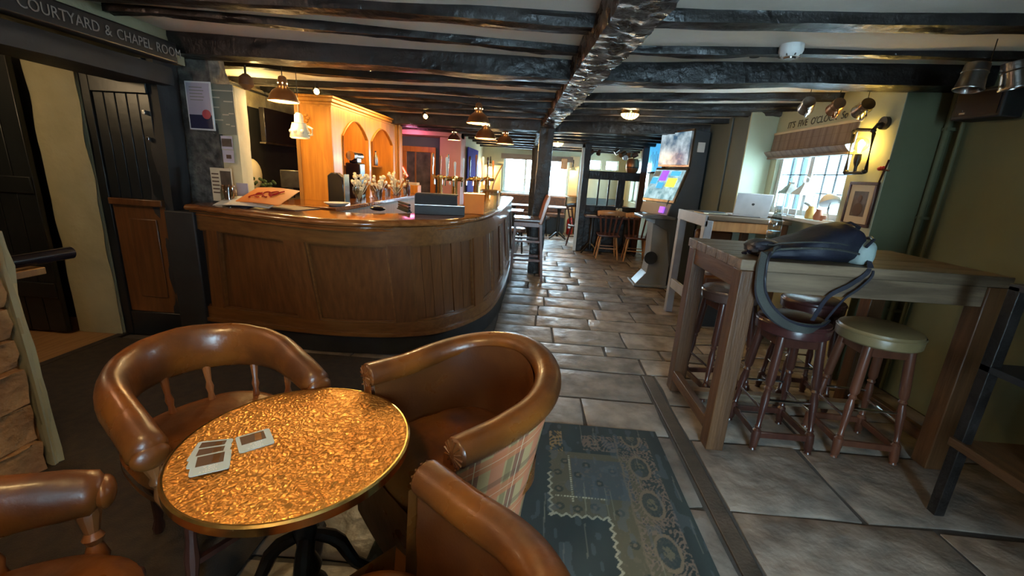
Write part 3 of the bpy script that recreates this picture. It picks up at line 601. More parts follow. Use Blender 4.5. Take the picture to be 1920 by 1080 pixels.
for i in range(nt):
    for j in range(6):
        a = i * 6 + j; c = i * 6 + (j + 1) % 6; b.f.append((a, a + 6, c + 6, c))
b.build('edge_moulding', 'counter', ct, world=True, ang=50)
# back counter
bc = thing('back_counter', 'low oak counter behind the bar crowded with glassware', 'counter', (-2.05, 5.2, 0))
MB().bb(-2.62, 3.95, 1.0, -1.88, 7.35, 1.04).build('worktop', 'counter', bc, world=True, bevel=.006)
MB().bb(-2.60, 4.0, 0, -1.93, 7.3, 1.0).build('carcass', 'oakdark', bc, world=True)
# arched back-bar cabinet
cab = thing('arched_back_bar', 'honey oak back-bar cabinet with pointed arches and moulded cornice', 'cabinet', (-2.4, 5.6, 1.04))
ya, yb = 4.66, 6.66
def arch_front():
    A = [(4.86, 5.58), (5.70, 6.52)]; b = MB(); z0, z1 = 1.04, 2.02; x0, x1 = -2.235, -2.205
    poly = []
    def archpts(a, c, zs=1.74, zp=1.93, n=6):
        m = (a + c) / 2; L = []
        for i in range(n + 1):
            t = i / n; L.append((a + (m - a) * (1 - math.cos(t * math.pi / 2) ** 1.0 if False else t ** 1.0), zs + (zp - zs) * (math.sin(t * math.pi / 2) ** .9)))
        Rr = [(2 * m - y, z) for y, z in reversed(L[:-1])]; return L + Rr
    outs = []
    for a, c in A: outs.append(archpts(a, c))
    def quad(y0, za0, za1, y1, zb0, zb1):
        vs = [(x, y, z) for x in (x0, x1) for y, z in ((y0, za0), (y1, zb0), (y1, zb1), (y0, za1))]
        b.add(vs, [(3, 2, 1, 0), (4, 5, 6, 7), (0, 1, 5, 4), (3, 7, 6, 2)])
    b.bb(x0, ya, z0, x1, A[0][0], z1); b.bb(x0, A[0][1], z0, x1, A[1][0], z1); b.bb(x0, A[1][1], z0, x1, yb, z1)
    for L in outs:
        for (y0, za), (y1, zb) in zip(L, L[1:]): quad(y0, za, z1, y1, zb, z1)
    b.build('arch_front', 'oakback', cab, world=True, smooth=False)
    for L in outs:
        P = [(x1 + .004, L[0][0], 1.05)] + [(x1 + .004, y, z) for y, z in L] + [(x1 + .004, L[-1][0], 1.05)]
        MB().tube(P, .011, n=6).build('arch_moulding', 'oakback', cab, world=True)
arch_front()
# end panel with a curved brace profile
b = MB(); Mx = Matrix(((1, 0, 0, 0), (0, 0, 1, 4.63), (0, 1, 0, 0), (0, 0, 0, 1)))
b.prism([(-2.49, 1.02), (-2.205, 1.02), (-2.205, 2.03), (-2.53, 2.03), (-2.53, 1.5)], 0, .03, Mx)
b.build('end_panel', 'oakback', cab, world=True, smooth=False)
br = MB(); pts = [(-2.21, 1.16)] + [(-2.205 - .20 * math.sin(t * math.pi / 2) ** 1.6 * 1.1, 1.16 + .84 * t) for t in np.linspace(.1, 1, 9)] + [(-2.205, 2.0)]
br.prism(pts, -.012, 0, Mx); br.build('curved_bracket', 'oakback', cab, world=True)
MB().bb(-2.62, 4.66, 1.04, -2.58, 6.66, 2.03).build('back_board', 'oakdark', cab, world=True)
for y in (4.67, 5.63, 6.63): MB().bb(-2.58, y, 1.04, -2.24, y + .02, 2.03).build('divider', 'oakback', cab, world=True)
for z in (1.42,): MB().bb(-2.58, 4.7, z, -2.40, 6.62, z + .02).build('shelf', 'oakback', cab, world=True)
for k, (o, z0, z1) in enumerate(((.0, 2.02, 2.05), (.018, 2.05, 2.085), (.035, 2.085, 2.11))):
    MB().bb(-2.56 - o, 4.62 - o, z0, -2.20 + o, 6.68, z1).build('cornice', 'oakback', cab, world=True, bevel=.006)
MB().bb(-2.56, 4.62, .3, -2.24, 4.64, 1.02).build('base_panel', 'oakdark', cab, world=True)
fl_ = MB()
for k in range(5):
    a = k / 5 * 2 * math.pi; fl_.ball((-2.47 + .02 * math.cos(a), 4.605, 1.88 + .03 * math.sin(a)), .018, 8, 5, sc=(1, .5, 1))
fl_.build('carved_rosette', 'oakback', cab, world=True)
MB().bb(-2.75, 6.66, 1.0, -2.19, 6.95, 2.05).bb(-2.18, 6.72, 1.0, -2.16, 6.78, 2.05).build('oak_panelling', 'oakback', smooth=False, kind='structure', label='oak panelled end beyond the arched cabinet')
# black hood / tap back, chrome unit
hd = thing('black_serving_hood', 'curved glossy black dispenser hood in front of the arches', 'dispenser', (-2.05, 4.35, 1.04))
b = MB(); b.prism([(-.10, 0), (.07, 0), (.07, .20), (.05, .27), (.0, .31), (-.06, .31), (-.10, .28)], 0, .09, Matrix.Translation((0, 0, 0)) @ Matrix(((1, 0, 0, 0), (0, 0, 1, 0), (0, 1, 0, 0), (0, 0, 0, 1))))
b.build('hood', 'blackgloss', hd, bevel=.01)
MB().bb(.075, -.01, 0, .085, .1, .30).build('edge_strip', 'chrome', hd)
cu_ = thing('water_boiler', 'chrome and black drinks machine standing inside the first arch', 'drinks machine', (-2.24, 5.25, 1.04))
MB().bb(-.09, -.07, 0, .09, .09, .42).build('body', 'blackgloss', cu_, bevel=.015)
MB().cyl((0, -.12, .50), (0, .14, .50), .055, n=14).build('chrome_head', 'chrome', cu_)
MB().bb(-.05, -.05, .42, .05, .08, .48).build('neck', 'blackgloss', cu_, bevel=.01)
# glassware on the back counter
random.seed(21)
def goblet(name, label, h, r, m, stem=True, group=None):
    t = thing(name, label, 'glass' if 'glass' in name else 'ornament', group=group)
    pr = [(r * .8, 0), (r * .8, .006), (.006, .012), (.006, h * .4), (r * .6, h * .5), (r, h * .72), (r * .92, h), (r * .86, h), (r * .9, h * .73), (r * .5, h * .53)] if stem else [(r * .75, 0), (r * .85, h * .5), (r, h), (r * .92, h), (r * .78, h * .5), (r * .68, .012)]
    MB().lathe(pr, n=14, cap=False).build('bowl', m, t); return t
wine = goblet('wine_glass', 'stemmed wine glass', .17, .038, 'tumbler', group='glasses massed on the back counter')
tumb = goblet('tumbler_glass', 'tumbler', .12, .038, 'tumbler', False, 'glasses massed on the back counter')
spots = [(-1.97, 4.62), (-1.99, 4.85), (-2.06, 5.05), (-1.95, 5.25), (-2.1, 5.45), (-1.97, 5.62), (-2.08, 5.85), (-1.96, 6.05), (-2.1, 6.25), (-1.98, 6.42), (-2.12, 4.72), (-2.15, 5.7)]
for i, (x, y) in enumerate(spots):
    src = wine if i % 2 == 0 else tumb
    lab = ('stemmed wine glass' if i % 2 == 0 else 'straight tumbler') + ' on the back counter, ' + ['nearest the black hood', 'beside the nearest ivory sprigs', 'in front of the chrome drinks machine', 'just before the middle ivory sprigs', 'at the wall side of the middle sprigs', 'below the pier between the two arches', 'behind the pier between the two arches', 'just beyond the tall far sprigs', 'deep under the second arch', 'furthest along before the dark red bottle', 'at the wall side of the nearest sprigs', 'at the wall side below the arch pier'][i]
    if i < 2: o = src; o.location = (x, y, 1.04); o['label'] = lab
    else: o = dup(src, (x, y, 1.04), label=lab)
def spray(loc, n, sc, label):
    t = thing('glass_vase', label, 'vase', loc)
    MB().lathe([(.03, 0), (.035, .05), (.045, .13), (.04, .13), (.03, .05), (.025, .01)], n=12, cap=False).build('vase', 'tumbler', t)
    b = MB()
    for i in range(n):
        a = random.uniform(0, 6.28); e = random.uniform(.2, 1); p = Vector((.11 * sc * math.cos(a) * e, .11 * sc * math.sin(a) * e, .14 + .14 * random.random() * sc))
        b.cyl((0, 0, .02), p, .003, n=5); b.ball(p, .02, 7, 5, nz=.5, nf=4)
    b.build('ivory_sprigs', 'whiteflower', t); return t
spray((-1.98, 4.72, 1.04), 22, 1.2, 'vase of ivory white sprigs on the back counter, nearest the black hood')
spray((-1.98, 5.35, 1.04), 22, 1.0, 'vase of ivory white sprigs below the first arch pier')
spray((-1.98, 5.98, 1.04), 22, 1.3, 'tall vase of ivory white sprigs below the second arch')
def bottle(loc, h, r, m, label, name='bottle', cat='bottle', capm='blackmat', group=None):
    t = thing(name, label, cat, loc, group=group)
    MB().lathe([(r * .9, 0), (r, .01), (r, h * .55), (r * .85, h * .66), (r * .35, h * .78), (r * .32, h * .93)], n=14).build('body', m, t)
    MB().lathe([(r * .38, h * .92), (r * .38, h)], n=12).build('cap', capm, t)
    return t
bottle((-2.35, 4.95, 1.44), .22, .03, 'brownglass' if 'brownglass' in M else 'bronze', 'dark bottle on the shelf inside the first arch')
bottle((-2.34, 6.2, 1.44), .2, .03, 'pewter', 'grey bottle on the shelf inside the second arch')
bottle((-2.0, 6.62, 1.04), .22, .032, 'oxblood', 'dark red bottle at the far end of the glassware', capm='brass')
bottle((-2.06, 6.72, 1.04), .24, .03, 'tumbler', 'clear bottle beside the wooden napkin box')
bx = thing('wooden_box', 'pale wooden napkin box at the far end of the back counter', 'box', (-2.08, 7.08, 1.04))
MB().bb(-.13, -.1, 0, .13, .1, .13).build('box', 'oakback', bx, bevel=.006)
MB().bb(-.11, -.08, .13, .11, .08, .17).build('napkins', 'paper', bx, bevel=.004)
tray = thing('white_dish', 'white oval dish beside papers behind the bar', 'dish', (-1.95, 4.12, 1.04)); MB().lathe([(.06, 0), (.10, .02), (.12, .035), (.11, .035), (.09, .022), (.0001, .012)], n=24).build('dish', 'white', tray)
# bar-top things
mt = thing('menu_box', 'long black leather menu box on the bar, front side', 'menu holder', (-.80, 3.52, 1.088), rz=R(14))
MB().bb(-.20, -.07, 0, .20, .07, .075).build('box', 'blackmat', mt, bevel=.004)
MB().bb(-.20, -.072, .073, .20, .072, .08).build('edge_band', 'pewter', mt, bevel=.002)
b = MB().bb(-.20, -.06, .08, .14, .10, .155); b.v = [(x, y + (.03 if z > .1 else 0), z) for x, y, z in b.v]; b.build('menus', 'blackmat', mt, bevel=.004)
MB().bb(-.19, .0, .155, .15, .13, .162).build('menu_top', 'blackmat', mt, bevel=.002)
tb = thing('wooden_tray', 'dark slatted tray end beside the black menu box', 'tray', (-1.13, 3.62, 1.088), rz=R(-58))
for k in range(3): MB().bb(-.17, -.01, .008 + k * .022, .17, .01, .026 + k * .022).build('slat', 'mahog' if k % 2 else 'blackmat', tb, bevel=.003)
MB().bb(-.17, -.02, 0, .17, .02, .008).build('base', 'blackmat', tb)
cr_ = thing('card_reader', 'black and white card reader lying on the bar', 'card reader', (-1.30, 3.46, 1.088), rz=R(-20))
MB().ball((0, 0, .02), 1, 16, 8, sc=(.075, .04, .02)).build('body', 'blackgloss', cr_)
MB().bb(-.03, -.02, .035, .01, .02, .041).build('screen', 'white', cr_, bevel=.002)
# amber box and clear jar
am = thing('amber_box', 'glowing amber acrylic box on the bar beside the beer taps', 'box', (-.56, 3.78, 1.088), rz=R(12))
for a in ((-.085, -.085, .085, -.078), (-.085, .078, .085, .085), (-.085, -.078, -.078, .078), (.078, -.078, .085, .078)): MB().bb(a[0], a[1], 0, a[2], a[3], .175).build('side_panel', 'amber', am)
MB().bb(-.085, -.085, 0, .085, .085, .006).build('base', 'amber', am)
MB().bb(-.09, -.09, .172, .09, .09, .178).build('lid', 'brass', am, bevel=.001)
jr = thing('glass_jar', 'tall clear square jar at the corner of the bar', 'jar', (-.47, 4.2, 1.088))
for a in ((-.08, -.08, .08, -.075), (-.08, .075, .08, .08), (-.08, -.075, -.075, .075), (.075, -.075, .08, .075)): MB().bb(a[0], a[1], 0, a[2], a[3], .19).build('glass_side', 'tumbler', jr, smooth=False)
MB().tube([(-.08, -.08, .19), (.08, -.08, .19), (.08, .08, .19), (-.08, .08, .19)], .005, closed=True, n=6).build('rim', 'oakdark', jr)
# beer taps
def tapfont(loc, rz, label, handles):
    t = thing('beer_tap', label, 'beer tap', loc, rz)
    MB().lathe([(.05, 0), (.05, .012), (.03, .02), (.028, .24), (.034, .26), (.034, .29), (.02, .30)], n=18).build('column', 'brass', t)
    MB().cyl((-.09, 0, .27), (.09, 0, .27), .022, n=12).build('crossbar', 'brass', t)
    for k, (dx, hh, m) in enumerate(handles):
        h = MB().cyl((dx, -.02, .27), (dx, -.075, .25), .012, n=8).cyl((dx, -.07, .255), (dx, -.075, .20), .009, n=8).build('spout', 'chrome', t)
        MB().turned((dx, 0, .28), (dx, -.01, .28 + hh), [(.006, 0), (.009, .15), (.007, .2), (.011, .6), (.014, .92), (.008, 1)], 8).build('tap_handle', m, t)
    return t
tapfont((-.86, 4.45, 1.088), R(0), 'brass beer font with white handles beside the menu box', [(-.085, .20, 'white'), (0, .16, 'white'), (.085, .2, 'white')])
tapfont((-.72, 5.0, 1.088), R(-20), 'brass beer font second along the bar, dark handles', [(-.085, .24, 'blackgloss'), (0, .26, 'mahog'), (.085, .24, 'white')])
tapfont((-.66, 5.6, 1.088), R(-30), 'brass beer font third along the bar with orange handles', [(-.085, .22, 'orangepaper'), (0, .26, 'blackgloss'), (.085, .22, 'orangepaper')])
tapfont((-1.08, 4.75, 1.088), R(30), 'chrome-handled beer font set back to the left of the others', [(-.085, .24, 'chrome'), (0, .22, 'spindle'), (.085, .24, 'chrome')])
plt_ = MB().bb(-1.2, 4.55, .95, -.98, 5.0, 1.088).build('font_plinth', 'mahog', kind='structure', bevel=.01)
# leaflets, straw jar, stands at the left bar end
for i, (x, y, rz, m) in enumerate([(-2.03, 3.16, -12, 'orangepaper'), (-2.10, 3.20, -20, 'paper'), (-2.16, 3.13, 6, 'white'), (-2.22, 3.18, -30, 'navy')]):
    lf = thing('leaflet', ['orange printed leaflet spread on top of the pile on the bar', 'cream leaflet peeping from under the orange one', 'white leaflet lowest at the left of the pile', 'navy leaflet edge at the left of the pile'][i], 'leaflet', (x, y, 1.090 + (3 - i) * .012), R(rz), 'leaflets on the bar end')
    MB().grid(lambda u, v: (-.20 + .40 * u, -.11 + .22 * v, .010 * math.sin(u * 3.1) + (.10, .075, .05, .04)[i] * v), 10, 6).grid(lambda u, v: (-.20 + .40 * u, -.11 + .22 * v, -.004 + .010 * math.sin(u * 3.1) + (.10, .075, .05, .04)[i] * v), 10, 6, flip=True).build('sheet', m, lf)
    if i == 0:
        q = MB()
        for k in range(6): q.tube([(-.07 + .05 * math.cos(a + k) + .025 * k, .012 * k - .03 + .03 * math.sin(a * 1.3), .014 + .10 * (.5 + (.012 * k - .03 + .03 * math.sin(a * 1.3)) / .22)) for a in np.linspace(0, 4, 12)], .004, n=4)
        q.build('printed_emblem', 'redink', lf)
sj = thing('straw_jar', 'glass jar stuffed with brown paper straws at the left bar end', 'jar', (-2.33, 3.16, 1.088))
MB().lathe([(.05, 0), (.055, .02), (.055, .11), (.045, .13), (.05, .15), (.045, .15), (.05, .11), (.05, .02), (.03, .008)], n=16, cap=False).build('jar', 'tumbler', sj)
q = MB()
for i in range(26): a = random.uniform(0, 6.3); q.cyl((.02 * math.cos(a), .02 * math.sin(a), .01), (.045 * math.cos(a + .6), .045 * math.sin(a + .6), .15), .004, n=5)
q.build('straws', 'bronze', sj)
ms = thing('menu_stand', 'small cream menu card with a dark photo standing at the left bar end', 'menu card', (-2.42, 3.24, 1.088), R(-6))
MB().bb(-.105, -.004, .02, .075, .004, .27).build('card', 'paper', ms); MB().bb(-.02, -.006, .10, .07, -.0042, .25).build('printed_photo', 'sepia', ms)
for k in range(6): MB().bb(-.095, -.006, .08 + k * .028, -.035, -.0042, .09 + k * .028).build('printed_line', 'brownink', ms)
mc2 = thing('leaning_card', 'pale card leaning behind the straw jar', 'card', (-2.36, 3.36, 1.088), R(-5)); MB().bb(-.05, -.004, 0, .05, .004, .16).build('card', 'lilac', mc2)
mb_ = thing('clip_board', 'dark clipboard under the pile of leaflets', 'clipboard', (-1.93, 3.25, 1.088), R(-18)); MB().bb(-.2, -.12, 0, .2, .12, .006).build('board', 'brownink', mb_)
# notices on the granite jamb
n1 = thing('framed_notice', 'white framed lilac notice with a red stamp on the granite jamb', 'notice', (-2.585, 3.33, 1.63))
MB().bb(-.115, -.012, 0, .085, 0, .345).build('frame', 'white', n1, bevel=.003); MB().bb(-.103, -.015, .11, .073, -.0122, .333).build('sheet', 'lilac', n1); MB().bb(-.103, -.015, .012, .073, -.0122, .11).build('dark_band', 'navy', n1)
MB().cyl((.035, -.0155, .115), (.035, -.018, .115), .034, n=18).build('red_stamp', 'pinkink', n1)
for k in range(5): MB().bb(-.08, -.0165, .30 - k * .022, .02 + .01 * (k % 2), -.0152, .305 - k * .022).build('printed_line', 'greyprint', n1)
n2 = thing('poster', 'grey-green poster with pale writing right of the framed notice', 'poster', (-2.455, 3.36, 1.61))
MB().bb(-.09, -.004, 0, .10, .004, .36).build('sheet', 'greyprint', n2)
for k, (x, z_, w_) in enumerate([(-.08, .31, .18), (-.08, .26, .07), (.02, .235, .07), (-.08, .19, .06), (.0, .14, .05), (.05, .15, .04), (-.08, .10, .08), (.02, .07, .03), (.06, .06, .03)]): MB().bb(x, -.006, z_, x + w_, -.0042, z_ + .008).build('printed_line', 'paper', n2)
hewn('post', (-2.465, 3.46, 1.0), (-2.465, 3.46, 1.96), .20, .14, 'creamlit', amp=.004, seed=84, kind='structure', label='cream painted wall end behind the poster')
n3 = thing('photo_strip', 'two small notices pinned below the grey-green poster', 'notice', (-2.445, 3.365, 1.40))
MB().bb(-.05, -.003, .10, .04, .0, .20).build('upper_photo', 'lilac', n3); MB().bb(-.045, -.005, .12, .035, -.0032, .18).build('printed_picture', 'sepia', n3); MB().bb(-.05, -.003, 0, .04, .0, .095).build('lower_card', 'lilac', n3); MB().bb(-.02, -.005, .03, .02, -.0032, .06).build('printed_mark', 'brownink', n3)
# stone lintel blocks, cable, TV recess
for i, (ya_, yb_, m) in enumerate([(3.62, 3.95, 'lintel'), (4.0, 4.42, 'lintel'), (4.46, 5.05, 'lintel'), (5.08, 5.7, 'lintel')]):
    b = MB(); 
    b.grid(lambda u, v: (-3.17 + .02 * mnoise.noise(Vector((u * 4 + i, v * 3, 1))), ya_ + (yb_ - ya_) * u, 1.98 + .2 * v), 8, 5, flip=False); b.bb(-3.24, ya_, 1.98, -3.18, yb_, 2.18)
    b.build('lintel_stone', m, kind='structure', label='rough sandstone lintel block above the dark recess, number %d from the post' % (i + 1))
MB().tube([(-3.12, 3.7, 2.18), (-3.12, 4.3, 2.15), (-3.12, 5.2, 2.12), (-3.12, 5.22, 2.19)], .012, n=6).tube([(-2.5, 3.34, 2.14), (-2.9, 3.9, 2.10), (-3.0, 4.2, 1.95), (-3.05, 4.4, 1.97)], .005, n=5).build('cable', 'blackmat', label='black cable sagging across the stone lintel', cat='cable')
MB().bb(-3.24, 4.70, 1.04, -3.19, 6.2, 1.98).build('recess_lining', 'blackmat', smooth=False, kind='structure', label='black lining of the recess behind the bar')
tv = thing('television', 'black television hanging in the recess behind the bar', 'television', (-3.05, 5.15, 1.62))
MB().bb(-.03, -.38, 0, .03, .42, .36).build('screen', 'blackgloss', tv, bevel=.006); MB().bb(-.035, -.40, -.015, .035, .44, .002).build('bezel', 'pewter', tv, bevel=.002); MB().bb(-.13, -.03, .1, -.02, .03, .2).build('bracket', 'blackmat', tv)
wb = thing('wall_boiler', 'rounded cream plastic box on the wall below the television', 'box', (-3.12, 4.62, 1.1)); MB().ball((0, 0, .17), 1, 18, 10, sc=(.08, .13, .17)).build('cover', 'creamlit', wb)
gb = thing('till_back', 'grey back of a small till monitor behind the bar', 'monitor', (-2.75, 4.72, 1.1), R(10)); MB().bb(-.10, -.02, .05, .12, .02, .24).build('housing', 'pewter', gb, bevel=.008); MB().bb(-.03, -.02, -.06, .03, .02, .05).build('stand', 'blackmat', gb)
pl_ = thing('trailing_plant', 'dark trailing plant beside the till monitor', 'plant', (-2.98, 4.6, 1.04)); q = MB()
for i in range(40):
    a = random.uniform(0, 6.3); e = random.uniform(.02, .11); p = Vector((e * math.cos(a), e * math.sin(a), random.uniform(.02, .2))); q.ball(p, .018, 6, 4, sc=(1, .4, 1))
q.build('leaves', 'darkleaf', pl_); MB().lathe([(.04, 0), (.05, .06)], n=10).build('pot', 'terracotta', pl_)
# oak-lit ceramic light on a bracket: cream moulded lamp left of the cabinet
cl_ = thing('ceramic_lamp', 'lit cream ceramic tankard lamp hanging beside the oak cabinet', 'lamp', (-2.20, 3.98, 1.62))
MB().lathe([(.07, .02), (.085, .03), (.075, .10), (.06, .15), (.065, .155)], n=18).build('shade', 'whiteflower', cl_)
MB().lathe([(.04, .15), (.035, .22), (.02, .24)], n=14).build('top', 'whiteflower', cl_)
MB().tube([(.07, 0, .05), (.115, 0, .06), (.12, 0, .11), (.075, 0, .13)], .01, n=8).build('handle', 'whiteflower', cl_)
for k in range(8): a = k * .785; MB().ball((.07 * math.cos(a), .07 * math.sin(a), .08), .02, 8, 6).build('moulded_figure', 'whiteflower', cl_)
MB().cyl((0, 0, .24), (0, 0, .6), .003, n=5).build('cord', 'blackmat', cl_)
lamp('POINT', (-2.20, 3.90, 1.58), 1.2, WARM, .03)
lamp('POINT', (-2.2, 3.84, 1.79), .8, WARM, .03)
# ================================================================ PENDANTS AND WALL LIGHTS
def pendant(loc, s, label, m, ztop, energy):
    t = thing('pendant_lamp', label, 'pendant lamp', loc, group='industrial pendant lamps over the bar')
    MB().lathe([(r * s, z * s) for r, z in ((.135, 0), (.138, .012), (.125, .03), (.115, .06), (.09, .095), (.055, .12), (.042, .135), (.042, .18), (.034, .215), (.02, .225))], n=28, cap=False).build('shade', m, t)
    MB().lathe([(r * s, z * s) for r, z in ((.131, .004), (.12, .03), (.11, .058), (.085, .09), (.05, .112))], n=28, cap=False).build('shade_lining', 'shadein', t)
    MB().ball((0, 0, .045 * s), .028 * s, 12, 8).build('bulb', 'bulb', t)
    for k in range(6): a = k * 1.047; MB().ball((.043 * s * math.cos(a), .043 * s * math.sin(a), .16 * s), .006 * s, 6, 4).build('vent_hole', 'bulb', t)
    MB().cyl((0, 0, .22 * s), (0, 0, ztop - loc[2]), .004, n=6).build('cord', 'blackmat', t)
    l = lamp("POINT", (loc[0], loc[1], loc[2] + .0), energy * 1.6, WARM, .035); return t
pendant((-2.28, 3.90, 1.935), .93, 'bronze pendant lamp hanging left, beside the oak cabinet', 'bronze', 2.22, 9)
pendant((-.69, 4.80, 1.935), .92, 'bronze pendant lamp hanging nearest over the bar curve', 'bronze', 2.23, 9)
pendant((-.81, 6.4, 1.90), 1.12, 'bronze pendant lamp second in the row over the bar', 'bronze', 2.1, 8)
pendant((-.60, 7.3, 1.90), 1.05, 'bronze pendant lamp furthest in the row, right of the second', 'bronze', 2.2, 8)
pendant((-1.36, 6.9, 1.89), .72, 'small dark red-brown pendant lamp in front of the pink wall', 'oxblood', 2.2, 4)
def spotlet(loc, label, target, e):
    t = thing('spotlight', label, 'spotlight', loc)
    MB().cyl((0, 0, 0), (.03, -.05, -.03), .03, .036, n=14).build('housing', 'chrome', t); MB().ball((.034, -.056, -.034), .026, 10, 6).build('lens', 'bulb', t); MB().cyl((0, 0, 0), (0, 0, .06), .008, n=6).build('arm', 'blackmat', t)
    if e: lamp('SPOT', (loc[0] + .045, loc[1] - .07, loc[2] - .04), e, (1, .75, .42), .03, spot=100, target=target)
spotlet((-2.30, 4.52, 2.15), 'small chrome spotlight above the end of the oak cabinet', (-2.6, 3.9, 1.2), 14)
spotlet((-1.55, 5.85, 2.12), 'small glowing spotlight between joists over the bar', (-1.6, 4.6, 1.0), 10)
lamp('POINT', (-2.9, 4.45, 2.02), 5, (1, .7, .25), .05)      # glow of the fitting above the recess
lamp('AREA', (-2.35, 5.2, 2.0), 3, (1, .6, .2), .15, sy=.6, rot=(0, 0, 0))
lamp('AREA', (-2.35, 6.1, 2.0), 3, (1, .6, .2), .15, sy=.6, rot=(0, 0, 0))
lamp('AREA', (-1.95, 5.4, 2.12), 6, (1, .62, .2), .1, sy=1.5, rot=(0, R(40), 0))
lamp('POINT', (-2.3, 7.8, 1.98), 4, (1, .22, .42), .1)
dg = thing('dog_speaker', 'small dark loudspeaker under the cross beam at the left', 'speaker', (-2.62, 3.92, 2.02)); MB().lathe([(.02, 0), (.06, .04), (.055, .10), (.02, .13)], n=14).build('body', 'brownink', dg); MB().cyl((0, 0, .12), (0, 0, .2), .01, n=6).build('arm', 'blackmat', dg)
for i, (p, q) in enumerate([((-2.79, 8.587, 1.86), (-2.83, 8.587, 2.02)), ((-2.58, 8.5, 1.27), (-2.68, 8.5, 1.44))]):
    MB().cyl(p, q, .014, n=8).build('neon_tube', 'neon', label=['upper red neon tube by the pink ceiling', 'lower red neon tube above the wooden box'][i], cat='neon light')
dr = thing('glazed_door', 'oak framed glazed door on the far wall behind the bar', 'door', (-2.36, 8.55, .9))
MB().bb(-.33, -.04, .84, .33, .0, .94).bb(-.33, -.04, -.9, -.24, .0, .84).bb(.23, -.04, -.9, .33, .0, .84).build('frame', 'oakback', dr, bevel=.005)
MB().bb(-.24, -.02, 0, .23, -.01, .84).build('pane', 'mirror', dr); MB().bb(-.08, -.035, 0, -.05, -.021, .84).build('glazing_bar', 'oakdark', dr); MB().bb(-.24, -.03, -.9, .23, -.0, 0).build('lower_panel', 'oakdark', dr)
bp_ = thing('blue_poster', 'tall cobalt blue poster behind the beer taps', 'poster', (-1.46, 9.4, 1.0)); MB().bb(0, -.6, 0, .02, .8, .9).build('sheet', 'bluepanel', bp_)
def swan(loc, sgn, label, e, s=1.5):
    t = thing('wall_lamp', label, 'wall lamp', loc, group='swan-neck wall lamps of the far room')
    MB().tube([(0, 0, .05 * s), (0, -.04, .14 * s), (0, -.10, .17 * s), (0, -.16, .12 * s), (0, -.16, .06 * s)], .008 * s, n=6).build('arm', 'iron', t)
    MB().lathe([(.06 * s, 0), (.05 * s, .03 * s), (.02 * s, .06 * s)], c=(0, -.16, -.0), n=14, cap=False).build('shade', 'shadein', t); MB().ball((0, -.16, .0), .025 * s, 8, 6).build('bulb', 'bulb', t); MB().cyl((0, .02, .05 * s), (0, -.01, .05 * s), .03, n=10).build('mount', 'iron', t)
    lamp('POINT', (loc[0], loc[1] - .17, loc[2] - .04), e * 2, WARM, .04)
swan((-1.28, 11.44, 1.57), 1, 'swan-neck wall lamp glowing left of the bright far window', 9)
swan((.83, 11.42, 1.60), 1, 'swan-neck wall lamp glowing right of the bright far window', 9)
# ceiling lamps
def bulk(loc, s, label, e):
    t = thing('ceiling_lamp', label, 'ceiling lamp', loc)
    MB().ball((0, 0, 0), s, 20, 10, sc=(1, 1, .55)).build('glass_dome', 'bulb2', t); MB().lathe([(s * 1.06, .0), (s * 1.08, .03), (s * .9, .05)], n=20).build('mount', 'brass', t)
    for k in range(5): x = (-.6 + .3 * k) * s; MB().tube([(x, -math.sqrt(s * s - x * x) * math.cos(a), -math.sqrt(s * s - x * x) * .6 * math.sin(a)) for a in np.linspace(0, math.pi, 9)], .003, n=4).build('guard_wire', 'brass', t)
    lamp('POINT', (loc[0], loc[1], loc[2] - s * .6 - .04), e, (1, .72, .4), .06)
bulk((.96, 5.2, 2.165), .10, 'lit round bulkhead lamp on the ceiling right of the spine beam', 3)
bulk((.30, 8.7, 2.06), .12, 'lit round ceiling lamp of the far room behind the post', 4)
# pipe-work wall lamp by the window (on the window wall, facing the room)
pw = thing('pipe_wall_lamp', 'black iron pipe wall lamp with a glowing globe bulb beside the window', 'wall lamp', (2.40, 3.53, 1.62))
loop = [(0, .12, .0), (0, .13, .28), (0, .10, .305), (0, -.06, .285), (0, -.085, .26), (0, -.10, .0), (0, -.07, -.015), (0, .09, -.02)]
MB().tube(loop, .013, n=10, closed=True).build('pipe_loop', 'iron', pw)
for p in ((0, .125, .29), (0, -.07, .28), (0, -.09, -.005), (0, .11, -.01)): MB().ball(p, .02, 10, 6).build('pipe_elbow', 'iron', pw)
MB().tube([(0, -.07, .285), (0, -.10, .32), (.04, -.11, .33)], .013, n=8).build('pipe_arm', 'iron', pw); MB().cyl((.05, -.11, .33), (.02, -.11, .33), .045, n=16).build('wall_flange', 'iron', pw)
MB().turned((0, .012, -.01), (0, .018, .12), [(.011, 0), (.011, .3), (.02, .5), (.024, .7), (.022, 1)], 12).build('lamp_holder', 'iron', pw)
gbm = MB().ball((0, .02, .19), .052, 18, 12).build('globe_glass', 'tumbler', pw); MB().turned((0, .018, .13), (0, .02, .225), [(.008, 0), (.016, .4), (.02, .8), (.008, 1)], 10).build('filament', 'bulb', pw)
lamp('POINT', (2.385, 3.55, 1.80), 7, (1, .60, .10), .04)
lamp('POINT', (-3.9, 1.9, 2.0), 9, (1, .72, .4), .1)      # lobby ceiling lamp beyond the left opening
